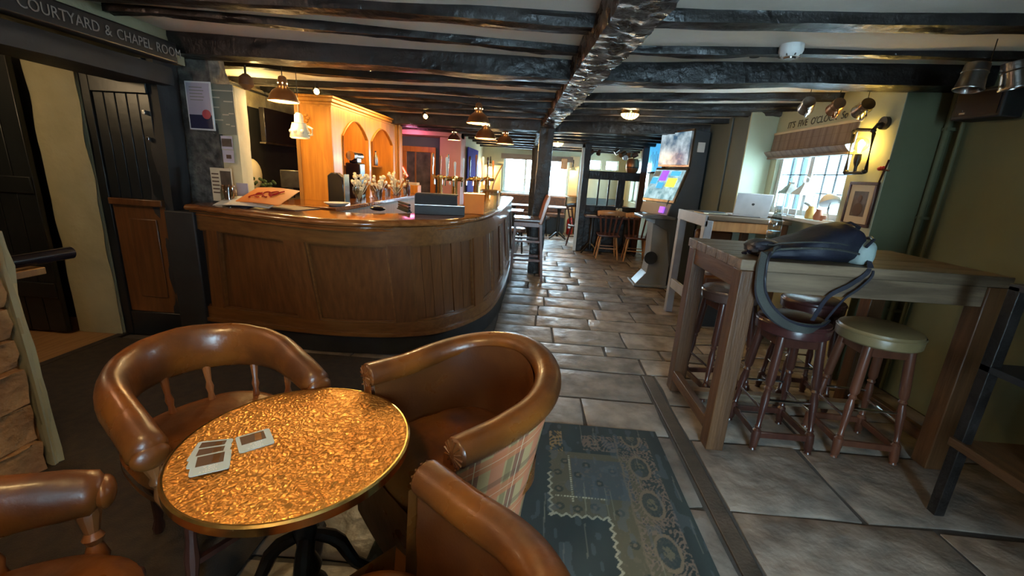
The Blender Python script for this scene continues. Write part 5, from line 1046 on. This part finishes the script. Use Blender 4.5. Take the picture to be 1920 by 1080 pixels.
# ================================================================ FAR ROOM
def slatchair(loc, rz, label, m, m2):
    t = thing('slat_back_chair', label, 'chair', loc, rz, 'slat-back wooden chairs round the far table')
    MB().prism([(-.2, -.2), (.2, -.2), (.22, .0), (.2, .2), (-.2, .2), (-.22, 0)], .42, .455).build('seat', m, t, bevel=.01)
    for a, b in ((-1, -1), (1, -1), (1, 1), (-1, 1)): MB().turned((a * .2, b * .2, 0), (a * .14, b * .14, .42), [(.012, 0), (.02, .3), (.014, .45), (.022, .6), (.016, 1)], 8).build('leg', m2, t)
    MB().bar((-.17, -.17, .2), (-.17, .17, .2), .016, .016).build('stretcher', m2, t); MB().bar((.17, -.17, .2), (.17, .17, .2), .016, .016).build('stretcher', m2, t)
    for k in range(5): y = (k - 2) * .085; MB().bar((-.17, y * .85, .45), (-.25, y * 1.2, .82), .03, .012, up=(1, 0, 0)).build('back_slat', m, t)
    MB().tube([(-.22, -.25, .84), (-.27, -.14, .86), (-.285, 0, .865), (-.27, .14, .86), (-.22, .25, .84)], .02, n=8, sec=lambda i: (.014, .045)).build('crest_rail', m2, t)
    return t
slatchair((1.36, 8.12, 0), R(88), 'slat-back chair with its back to the aisle, left of two at the far table', 'redwood', 'pale')
slatchair((1.86, 8.0, 0), R(84), 'slat-back chair partly behind the games machine at the far table', 'redwood', 'pale')
slatchair((1.75, 9.25, 0), R(-90), 'slat-back chair on the far side of the far table, against the screen', 'spindle', 'spindle')
slatchair((.95, 9.2, 0), R(-60), 'dark slat-back chair beyond the left end of the far table', 'mahog', 'mahog')
ft = thing('dining_table', 'dark pedestal dining table in front of the timber screen', 'table', (1.35, 8.55, 0))
MB().bb(-.42, -.28, .72, .62, .28, .75).build('tabletop', 'redwood', ft, bevel=.006)
for x in (-.25, .42):
    MB().turned((x, 0, .06), (x, 0, .72), [(.03, 0), (.05, .2), (.03, .3), (.045, .6), (.03, .8), (.05, 1)], 10).build('pedestal', 'iron', ft)
    for k in range(4): a = R(45 + 90 * k); MB().tube([(x, 0, .2), (x + .12 * math.cos(a), .12 * math.sin(a), .12), (x + .26 * math.cos(a), .26 * math.sin(a), .02)], [.03, .022, .018], n=6).build('foot', 'iron', ft)
t = thing('flower_pot', 'small cream pot of flowers on the dining table', 'vase', (1.58, 8.5, .75)); MB().lathe([(.04, 0), (.05, .08)], n=12).build('pot', 'paper', t); q = MB()
for i in range(16): a = random.uniform(0, 6.3); q.ball((.04 * math.cos(a), .04 * math.sin(a), .09 + random.uniform(0, .06)), .022, 6, 5, nz=.4)
q.build('flowers', 'whiteflower', t)
t = thing('table_mat', 'pale card lying on the left end of the dining table', 'card', (1.05, 8.42, .75)); MB().bb(-.09, -.08, 0, .09, .08, .004).build('card', 'white', t)
# timber screen
sc_ = thing('timber_screen', 'dark timber screen with an open upper light and barred lower panel', 'screen', (1.45, 8.75, 0))
MB().bb(.84, 8.68, 0, .96, 8.80, 2.14).build('post', 'blackwood', sc_, world=True, bevel=.006); MB().bb(1.94, 8.68, 0, 2.06, 8.80, 2.14).build('post', 'mahog', sc_, world=True, bevel=.006)
MB().bb(.96, 8.69, 1.43, 1.94, 8.79, 1.59).build('rail', 'blackwood', sc_, world=True, bevel=.006); MB().bb(.96, 8.69, .80, 1.94, 8.79, .93).build('rail', 'blackwood', sc_, world=True, bevel=.006); MB().bb(.96, 8.69, 2.04, 1.94, 8.79, 2.14).build('rail', 'blackwood', sc_, world=True, bevel=.006)
MB().bb(.96, 8.71, 0, 1.94, 8.77, .80).build('lower_panel', 'blackwood', sc_, world=True, bevel=.004)
for x in (1.16, 1.36, 1.54): MB().bb(x, 8.72, .93, x + .03, 8.76, 1.43).build('bar', 'blackwood', sc_, world=True, bevel=.003)
for x in (1.56,): MB().bb(x, 8.72, .93, x + .12, 8.76, 1.43).build('stile', 'blackwood', sc_, world=True, bevel=.003)
for x0, x1 in ((.96, 1.16), (1.19, 1.36), (1.39, 1.54)): MB().bb(x0, 8.737, .93, x1, 8.743, 1.43).build('pane', 'glass', sc_, world=True, smooth=False)
MB().bb(.78, 8.66, 0, .835, 8.72, 2.06).build('trim_6', 'winwhite', smooth=False, kind='structure', label='white door frame edge beside the timber screen')
MB().bb(-.1, 8.66, 2.0, .84, 8.72, 2.06).build('trim_7', 'winwhite', smooth=False, kind='structure', label='white door head left of the timber screen')
g = 'pots hanging in the screen opening'
for i, (x, z, r, h, m) in enumerate([(1.42, 1.93, .05, .10, 'pewter'), (1.53, 1.90, .055, .12, 'bronze'), (1.63, 1.86, .06, .13, 'pewter'), (1.75, 1.92, .055, .11, 'bronze'), (1.86, 1.94, .05, .1, 'brownink'), (1.0, 1.95, .05, .08, 'brownink'), (1.12, 1.96, .045, .08, 'brownink')]):
    t = thing('hanging_pot', 'small metal pot hanging in the screen opening, %s from the left' % ['third', 'fourth', 'fifth', 'sixth', 'last', 'first', 'second'][i], 'pot', (x, 8.74, z), R(40 * i), g)
    Mx = Matrix.Rotation(R(50 + 15 * i), 4, 'Y'); MB().lathe([(r * .8, 0), (r, h), (r * .9, h), (r * .7, .01)], n=14, Mx=Mx, cap=False).lathe([(r * .8, 0), (r * .7, .01)], n=14, Mx=Mx).build('body', m, t); MB().cyl((0, 0, .02), (0, 0, 2.05 - z), .003, n=4).build('hook', 'iron', t)
t = thing('barrel', 'brown keg standing on the screen rail', 'keg', (1.78, 8.74, 1.59)); MB().lathe([(.09, 0), (.12, .06), (.125, .13), (.12, .2), (.09, .26)], n=18).build('body', 'bronze', t); MB().lathe([(.124, .09), (.127, .1), (.124, .11)], n=18, cap=False).build('hoop', 'iron', t)
t = thing('partition_dado', 'wall behind the screen', None, kind='structure'); MB().bb(1.0, 11.3, 0, 2.2, 11.5, .95).build('panel', 'pier', t)
# tables and bench under the far window
bn = thing('window_bench', 'long patterned upholstered bench under the bright far window', 'bench', (-.1, 11.2, 0))
MB().bb(-.85, -.2, 0, .8, .25, .42).build('base', 'blackmat', bn); MB().bb(-.87, -.22, .42, .82, .25, .52).build('seat', 'bench', bn, bevel=.03); MB().bb(-.87, .12, .52, .82, .26, .93).build('backrest', 'bench', bn, bevel=.03)
def pub(loc, label, w_=.6):
    t = thing('pub_table', label, 'table', loc, group='small pub tables in the far room')
    MB().bb(-w_ / 2, -.28, .72, w_ / 2, .28, .75).build('tabletop', 'redwood', t, bevel=.006); MB().turned((0, 0, .05), (0, 0, .72), [(.03, 0), (.05, .15), (.028, .3), (.04, .6), (.028, .8), (.06, 1)], 12).build('pedestal', 'iron', t)
    for k in range(4): a = R(45 + 90 * k); MB().tube([(0, 0, .16), (.12 * math.cos(a), .12 * math.sin(a), .10), (.27 * math.cos(a), .27 * math.sin(a), .02)], [.03, .024, .02], n=6).build('foot', 'iron', t)
pub((.52, 10.25, 0), 'small pub table beside the red fire extinguisher, right of the post')
pub((-.55, 10.2, 0), 'small pub table below the left part of the far window', .75)
pub((-.62, 8.6, 0), 'pub table just beyond the end of the bar', .7)
for i, (x, y) in enumerate([(-.75, 9.4), (-.25, 9.2), (-.35, 8.0), (.15, 10.62)]):
    t = thing('low_stool', ['low dark stool left beyond the bar end', 'low dark stool near the second post', 'low dark stool behind the bar chair', 'low dark stool under the right of the far window'][i], 'stool', (x, y, 0), group='low dark stools of the far room')
    MB().lathe([(.17, .40), (.18, .42), (.17, .47), (.1, .48)], n=20).build('seat', 'greyvinyl', t)
    for k in range(4): a = R(45 + 90 * k); MB().cyl((.17 * math.cos(a), .17 * math.sin(a), 0), (.12 * math.cos(a), .12 * math.sin(a), .41), .014, n=8).build('leg', 'iron', t)
ex = thing('fire_extinguisher', 'red fire extinguisher standing by the far doorway', 'fire extinguisher', (.87, 11.2, 0)); MB().lathe([(.075, 0), (.08, .02), (.08, .36), (.05, .41), (.025, .43)], n=18).build('cylinder', 'red', ex); MB().bb(-.05, -.082, .16, .05, -.07, .28).build('label_panel', 'white', ex); MB().tube([(0, 0, .43), (.05, 0, .47), (.09, 0, .4), (.085, 0, .2)], .01, n=6).build('hose', 'blackmat', ex); MB().bb(-.02, -.05, .43, .02, .04, .46).build('valve', 'blackmat', ex)
t = thing('wall_box', 'dark box speaker on the far window edge', 'speaker', (.60, 11.38, 1.62)); MB().bb(-.08, -.05, 0, .08, .08, .26).build('cabinet', 'bronze', t, bevel=.006)
t = thing('leaning_brace', 'curved dark timber brace leaning on the far wall', 'timber', (-1.2, 11.25, .9)); MB().tube(smooth([(.25, 0, .75), (.12, 0, .5), (.03, 0, .25), (0, 0, 0)], 10), .02, n=8).build('brace', 'oakdark', t)
# ================================================================ COPPER TABLE
cp_ = thing('copper_table', 'round hammered copper table on a black cast pedestal', 'table', (-.695, 1.125, 0))
MB().lathe([(.29, .574), (.333, .574), (.337, .578), (.339, .583), (.337, .598), (.332, .603), (.322, .604), (.0001, .604)], n=72).build('tabletop', 'copper', cp_, ang=30)
MB().lathe([(.338, .572), (.342, .576), (.342, .600), (.336, .6045), (.331, .6045)], n=72, cap=False).build('rim_band', 'brass', cp_)
MB().turned((0, 0, .03), (0, 0, .575), [(.06, 0), (.035, .08), (.045, .15), (.025, .25), (.038, .45), (.024, .6), (.03, .85), (.09, .97), (.10, 1)], 18).build('pedestal', 'iron', cp_)
for k in range(4):
    a = R(20 + 90 * k); MB().tube(smooth([(.03 * math.cos(a), .03 * math.sin(a), .24), (.10 * math.cos(a), .10 * math.sin(a), .20), (.16 * math.cos(a), .16 * math.sin(a), .08), (.27 * math.cos(a), .27 * math.sin(a), .018)], 9), [.02, .022, .024, .024, .022, .02, .02, .022, .024], n=8).build('foot', 'iron', cp_)
random.seed(3)
def coaster(loc, rz, label, g=None):
    t = thing('beer_mat', label, 'beer mat', loc, rz, g)
    s = .047; c = .008; P = []
    for sx, sy, a0 in ((1, 1, 0), (-1, 1, 90), (-1, -1, 180), (1, -1, 270)):
        for k in range(4): a = R(a0 + 30 * k); P.append((sx * (s - c) + c * math.cos(a), sy * (s - c) + c * math.sin(a)))
    bd_ = MB().prism(P, 0, .0018).build('card', 'paleblue', t)
    MB().bb(-.030, -.040, .0019, .036, .008, .0021).build('printed_photo', 'brownink', t)
    MB().prism([(-.022, -.034), (-.004, -.036), (.0, .002), (-.018, .006)], .0021, .0023).build('printed_pint', 'bronze', t)
    MB().prism([(.008, -.034), (.026, -.032), (.026, .004), (.010, .004)], .0021, .0023).build('printed_pint', 'brownink', t)
    for k, (w_, z_) in enumerate((('LOVELY', .036), ('DAY', .026), ('FOR A', .016))): 
        OFF[t.name] = Vector((0, 0, 0)); text(w_, .011, (-.0 if k else .004, z_, .0021), Matrix.Identity(4), 'white', t, ext=.0001, sx=1.1)
    return t
cpos = [(-.820, 1.105, R(222), 'pale blue beer mat lying alone near the middle of the copper table'), (-.868, .985, R(212), 'pale blue beer mat on top of the fanned stack, nearest the camera'), (-.895, 1.015, R(205), 'pale blue beer mat in the middle of the fanned stack'), (-.915, 1.045, R(200), 'pale blue beer mat at the bottom of the fanned stack')]
for i, (x, y, a, lb) in enumerate(cpos): coaster((x, y, .6045 + (0, .0052, .0026, 0)[i]), a, lb, 'beer mats on the copper table')
# ================================================================ TUB CHAIRS
def tub(label, loc, rz, za=.66, zb=.745, outer='plaid'):
    """leather tub chair; local +X faces forward, origin at mid of the arm ends on the floor"""
    t = thing('tub_chair', label, 'armchair', loc, rz)
    W_, D_ = .30, .56
    def cur(th, k=1.0, dx=0):      # th -1..1
        a = th * math.pi / 2
        if abs(th) > .62: s = (abs(th) - .62) / .38; x = -.24 * (1 - s); y = W_ * (.99 + .01 * s)
        else:
            b_ = th / .62 * math.pi / 2; x = -.24 - (D_ - .24) * math.cos(b_) ** .92; y = abs(W_ * .99 * math.sin(b_))
        return (x * k + (-.06 * (1 - k)) + dx, math.copysign(y * k, th) if th else 0)
    def rz_(th): s = max(0, 1 - abs(th) / .8); s = s * s * (3 - 2 * s); return za + (zb - za) * s
    ths = np.linspace(-1, 1, 61)
    rim = [(*cur(h), rz_(h)) for h in ths]
    MB().tube(rim, .05, n=18, sec=lambda i: (.05, .047)).build('arm_roll', 'leather', t, ang=60)
    for s_ in (-1, 1):
        x, y = cur(s_); z = rz_(s_)
        MB().ball((x + .0, y, z), 1, 16, 10, sc=(.018, .05, .047)).build('arm_cap', 'leatherdark', t)
        pl = MB()
        for k in range(14): a = k / 14 * 6.28; pl.tube([(x + .015, y + .012 * math.cos(a), z + .012 * math.sin(a)), (x + .011, y + .045 * math.cos(a), z + .042 * math.sin(a))], .0035, n=4)
        pl.build('pleats', 'leatherdark', t)
    # outer shell
    al = [0]
    for i in range(60): al.append(al[-1] + math.hypot(rim[i + 1][0] - rim[i][0], rim[i + 1][1] - rim[i][1]))
    def outer_f(u, v):
        th = -1 + 2 * u; x, y = cur(th); x2, y2 = cur(th, .80); z1 = rz_(th) - .03; k = v ** 1.25; off = .035 * (1 - v)
        nx, ny = (x + .25), y; L = math.hypot(nx, ny) or 1
        return (x2 + (x - x2) * k + (nx / L) * off * 0 + nx / L * .022, y2 + (y - y2) * k + ny / L * .022, .11 + (z1 - .11) * v)
    MB().grid(outer_f, 60, 12, uvfn=lambda u, v: (al[min(60, int(u * 60))] , v * .65)).build('outer_shell', outer, t, ang=60)
    def inner_f(u, v):
        th = -1 + 2 * u; x, y = cur(th, .86); z1 = rz_(th) - .0; q = .008 * mnoise.noise(Vector((u * 9, v * 3, 2)))
        xx, yy = cur(th, .86 + .02 * v); return (xx + q, yy, .36 + (z1 - .36) * v)
    MB().grid(inner_f, 60, 10, flip=True).build('inner_shell', 'leatherdark', t, ang=60)
    # seat cushion
    def seat_f(u, v):
        a = 2 * math.pi * u; r = v; cx = -.205 ; ex = .66
        c_, s_ = math.cos(a), math.sin(a); x = cx + math.copysign(abs(c_) ** ex, c_) * .30 * r; y = math.copysign(abs(s_) ** ex, s_) * .262 * r
        x = min(x, .095)
        z = .42 + .03 * (1 - r ** 4) - .05 * max(0, r - .93) / .07 + .007 * mnoise.noise(Vector((x * 14, y * 7, 1)))
        return (x, y, z)
    sb_ = MB().grid(seat_f, 56, 16); sb_.add([(seat_f(i / 56, 1)[0], seat_f(i / 56, 1)[1], z) for z in (.40, .30) for i in range(56)], [(i, (i + 1) % 56, 56 + (i + 1) % 56, 56 + i) for i in range(56)])
    sb_.build('seat_cushion', 'leather', t, ang=60)
    def apron_f(u, v): y = -.26 + .52 * u; return (.085 + .012 * math.cos((u - .5) * 3), y * (1 - .08 * (1 - v)), .12 + .285 * v)
    MB().grid(apron_f, 12, 6).build('front_apron', 'leather', t, ang=60)
    for s_ in (-1, 1): MB().grid(lambda u, v: (.0 - .25 * 0 + .012, s_ * (.25 + .07 * u) * (1 - .1 * (1 - v)), .12 + (za - .14) * v), 3, 8, flip=(s_ < 0)).grid(lambda u, v: (.012 + .07 * u, s_ * (.257) * (1 - .1 * (1 - v)), .12 + .285 * v), 3, 8).build('arm_front', 'leather', t, ang=60)
    MB().grid(lambda u, v: (cur(-1 + 2 * u, .8 * v)[0], cur(-1 + 2 * u, .8 * v)[1], .112), 30, 4).build('underside', 'blackmat', t)
    sd_ = MB()
    for i in range(150):
        u = i / 149; x, y, z = outer_f(u, 1); nx, ny = x + .25, y; L = math.hypot(nx, ny); sd_.ball((x + nx / L * .003, y + ny / L * .003, z - .012), .0042, 6, 4)
    sd_.build('nail_studs', 'bronze', t, kind='stuff')
    for x, y in ((.02, -.19), (.02, .19), (-.40, -.15), (-.40, .15)): MB().turned((x, y, 0), (x, y, .115), [(.014, 0), (.018, .5), (.024, 1)], 10).build('leg', 'mahog', t)
    return t
def place_tub(mid, facing, label, **k): return tub(label, (mid[0], mid[1], 0), math.atan2(facing[1], facing[0]), **k)
place_tub((-.395, 1.27), (-.70, -.71), 'brown leather tub chair with plaid wool outside, right of the copper table')
place_tub((-.42, .708), (-.80, .60), 'brown leather tub chair at the bottom of the photo, right of middle', za=.66, zb=.72)
def captain(label, loc, rz, za=.59, zb=.745):
    """smoker's bow chair: padded horseshoe rail on turned spindles"""
    t = thing('captains_chair', label, 'armchair', loc, rz, 'padded horseshoe armchairs round the copper table')
    W_, D_ = .27, .50
    def cur(th):
        if abs(th) > .6: s = (abs(th) - .6) / .4; return (-.22 * (1 - s), math.copysign(W_, th))
        b_ = th / .6 * math.pi / 2; return (-.22 - (D_ - .22) * math.cos(b_), W_ * math.sin(b_))
    def hh(th): return math.cos(th * math.pi / 2) ** .8
    ths = np.linspace(-1, 1, 57)
    def sec(i): s = hh(ths[i]); e = min(1, (1 - abs(ths[i])) / .05 + .55); return ((.054 - .008 * s) * e, (.052 + .045 * s) * e)
    rail = [(*cur(h), za + (zb - .055 - za) * hh(h)) for h in ths]
    b = MB().tube(rail, .05, n=20, sec=sec)
    b.v = [(x, y, z + .004 * mnoise.noise(Vector((x * 25, y * 25, z * 6)))) for x, y, z in b.v]; b.build('padded_rail', 'leatherdark' if False else 'leather', t, ang=60)
    for s_ in (-1, 1): x, y = cur(s_); MB().ball((x, y, za), 1, 16, 10, sc=(.022, .05, .04)).build('arm_end', 'leather', t)
    for s_ in (-.42, .42):
        i = int((s_ + 1) / 2 * 56); x, y, z = rail[i]; MB().tube([(x + .046 * math.cos(a) * 0 + .0, y, z)] * 1 + [(x, y, z)], .01, n=4) if False else None
    MB().prism([(x * .93 - .0, y * .93) for x, y in [cur(h) for h in np.linspace(-1, 1, 25)]] + [(.06, .2), (.08, 0), (.06, -.2)], .345, .38).build('seat_frame', 'mahog', t, bevel=.006)
    def seat_f(u, v):
        a = 2 * math.pi * u; c_, s_ = math.cos(a), math.sin(a); x = -.225 + math.copysign(abs(c_) ** .75, c_) * .31 * v; y = math.copysign(abs(s_) ** .75, s_) * .275 * v
        return (x, y, .455 + .022 * (1 - v ** 3) - .03 * max(0, v - .9) / .1 + .004 * mnoise.noise(Vector((x * 9, y * 9, 0))))
    sb_ = MB().grid(seat_f, 48, 14); sb_.add([(seat_f(i / 48, 1)[0], seat_f(i / 48, 1)[1], z) for z in (.40, .38) for i in range(48)], [(i, (i + 1) % 48, 48 + (i + 1) % 48, 48 + i) for i in range(48)]); sb_.build('seat_cushion', 'leather', t, ang=60)
    for th in (-.93, -.62, -.36, -.12, .12, .36, .62, .93):
        i = int(round((th + 1) / 2 * 56)); x, y, z = rail[i]; x2, y2 = x * .88, y * .88
        big = abs(th) > .9
        MB().turned((x2, y2, .37), (x, y, z - .02), [(k * (1.6 if big else 1), q) for k, q in ((.010, 0), (.017, .25), (.010, .42), (.015, .5), (.010, .58), (.016, .8), (.012, 1))], 10).build('spindle', 'spindle', t)
    for x, y in ((.0, -.2), (.0, .2), (-.38, -.16), (-.38, .16)): MB().turned((x * 1.1, y * 1.15, 0), (x, y, .35), [(.014, 0), (.022, .1), (.014, .2), (.024, .5), (.016, .7), (.022, 1)], 10).build('leg', 'mahog', t)
    MB().bar((0, -.2, .15), (0, .2, .15), .02, .02).build('stretcher', 'mahog', t); MB().bar((-.4, -.17, .15), (-.4, .17, .15), .02, .02).build('stretcher', 'mahog', t)
    return t
def place_cap(mid, facing, label, **k): return captain(label, (mid[0], mid[1], 0), math.atan2(facing[1], facing[0]), **k)
place_cap((-.94, 1.245), (.87, -.49), 'tan leather captain\'s chair behind the copper table, in front of the bar')
place_cap((-.906, .655), (.80, .60), 'tan leather captain\'s chair at the bottom left corner of the photo', zb=.70)
# ================================================================ RUG
def rug():
    X_0, X_1, Y_0, Y_1 = -.55, .80, .55, 2.30; nx, ny = 300, 380
    xs = np.linspace(X_0, X_1, nx + 1); ys = np.linspace(Y_0, Y_1, ny + 1); XX, YY = np.meshgrid(xs, ys, indexing='ij')
    rs = np.random.RandomState(4)
    def fn(sx, sy, seed):
        r = np.random.RandomState(seed); g = r.rand(int((X_1 - X_0) * sx) + 3, int((Y_1 - Y_0) * sy) + 3); u = (XX - X_0) * sx; v = (YY - Y_0) * sy; i = u.astype(int); j = v.astype(int); a = u - i; b_ = v - j; a = a * a * (3 - 2 * a); b_ = b_ * b_ * (3 - 2 * b_)
        return g[i, j] * (1 - a) * (1 - b_) + g[i + 1, j] * a * (1 - b_) + g[i, j + 1] * (1 - a) * b_ + g[i + 1, j + 1] * a * b_
    base = np.array([.024, .036, .036]); tan = np.array([.17, .125, .08]); olive = np.array([.085, .075, .045]); pink = np.array([.18, .125, .09]); cream = np.array([.42, .38, .27]); slate = np.array([.06, .075, .085]); ochre = np.array([.30, .18, .05])
    col = np.ones(XX.shape + (3,)) * base; col *= (.75 + .5 * fn(12, 3, 1))[..., None]
    def put(mask, c, k=1.0): kk = (mask * k)[..., None]; col[:] = col * (1 - kk) + np.array(c) * kk
    zig = .018 * np.abs(((YY * 22) % 1) * 2 - 1); zigx = .018 * np.abs(((XX * 22) % 1) * 2 - 1)
    # brown stepped field
    f1 = (XX > .155 + zig) & (XX < .62) & (YY > 1.575 + zigx) & (YY < 2.03); f2 = (XX > .415 + zig) & (XX < .62) & (YY > .5) & (YY <= 1.60)
    put(f1 | f2, olive * 1.25, .9)
    e1 = (np.abs(XX - (.150 + zig)) < .006) & (YY > 1.57) & (YY < 1.86); e2 = (np.abs(YY - (1.570 + zigx)) < .006) & (XX > .15) & (XX < .42); e3 = (np.abs(XX - (.41 + zig)) < .006) & (YY < 1.58)
    put(e1 | e2 | e3, cream, .75)
    # slate inner patch
    put((XX > .27) & (XX < .56) & (YY > 1.70) & (YY < 1.98), slate, .8)
    # floral border down the right
    bd = (XX > .53) & (XX < .72) & (YY < 2.22); wob = np.sin(YY * 30) * .012
    orn = np.sin(XX * 170 + 3 * np.sin(YY * 40)) * np.sin(YY * 120 + 3 * np.sin(XX * 60)) + (fn(60, 60, 7) - .5) * 1.4
    put(bd & (orn > -.05), pink, .85); put(bd & (orn > .75), base * 1.3, .8)
    rr = np.hypot((XX - .63) / .05, ((YY % .26) - .13) / .085); put(bd & (rr < 1), base * 1.2, .85); put(bd & (np.abs(rr - 1) < .12), tan, .9); put(bd & (rr < .45) & (orn > 0), olive * 1.5, .8)
    put((np.abs(XX - .535 - wob * .3) < .006) & (YY < 2.2), tan, .6)
    # motifs at the far edge
    m1 = (XX > .165) & (XX < .235) & (YY > 2.03) & (YY < 2.22); put(m1 & (orn > -.2), ochre, .75); put(m1 & (orn > .6), pink * 1.3, .8)
    m2 = (XX > .35) & (XX < .53) & (YY > 2.06) & (YY < 2.20); put(m2 & (orn > -.1), pink, .8)
    # small rosettes in the brown field and stitched dots
    for cx, cy in [(.2, 1.63), (.28, 1.62), (.36, 1.64), (.2, 1.74), (.2, 1.86), (.24, 1.95), (.47, 1.62), (.5, 1.45), (.52, 1.3), (.47, 1.15), (.5, 1.0), (.3, 1.85), (.4, 1.8), (.48, 1.9), (.35, 1.93)]:
        q = np.hypot(XX - cx, YY - cy); put((q < .022), base * .8, .7); put((q < .009), tan, .7)
    put((np.abs(XX - .262) < .005) & (YY > 1.66) & (YY < 2.0) & ((YY * 70) % 1 > .45), cream * 1.1, .9); put((np.abs(YY - 1.695) < .005) & (XX > .18) & (XX < .42) & ((XX * 70) % 1 > .45), cream * 1.1, .9)
    put((fn(90, 90, 9) > .8) & (f1 | f2), tan, .35)
    for k in range(26): x_, y_ = rs.uniform(.0, .8), rs.uniform(.6, 2.3); put((np.abs(XX - x_ - .03 * (YY - y_)) < .0025) & (np.abs(YY - y_) < .09), cream, .18)
    wear = fn(40, 14, 12); put(wear > .72, slate * 1.5, .35)
    b_ = MB(); n = (nx + 1) * (ny + 1)
    vs = np.stack([XX, YY, .006 + .0015 * fn(9, 9, 3)], -1).reshape(-1, 3); idx = np.arange(n).reshape(nx + 1, ny + 1)
    q = np.stack([idx[:-1, :-1], idx[1:, :-1], idx[1:, 1:], idx[:-1, 1:]], -1).reshape(-1, 4)
    me = bpy.data.meshes.new('rug'); loc = Vector(((X_0 + X_1) / 2, (Y_0 + Y_1) / 2, 0)); vs = vs - np.array(loc)
    # skirt
    ring = list(idx[:, 0]) + list(idx[-1, 1:]) + list(idx[::-1, -1][1:]) + list(idx[0, ::-1][1:-1]); low = vs[ring].copy(); low[:, 2] = -.003
    m = len(ring); faces = [tuple(map(int, r)) for r in q] + [(n + i, n + (i + 1) % m, int(ring[(i + 1) % m]), int(ring[i])) for i in range(m)]
    me.from_pydata([tuple(v) for v in np.vstack([vs, low])], [], faces)
    ca = me.color_attributes.new('Col', 'FLOAT_COLOR', 'POINT'); cc = np.ones((n + m, 4)); cc[:n, :3] = col.reshape(-1, 3); cc[n:, :3] = base; ca.data.foreach_set('color', cc.ravel())
    me.materials.append(attr_mat('worn_patterned_rug', rough=.85)); o = bpy.data.objects.new('rug', me); C.objects.link(o); o.location = loc
    tag(o, 'worn dark teal patchwork rug with stepped brown field and floral border', 'rug')
rug()
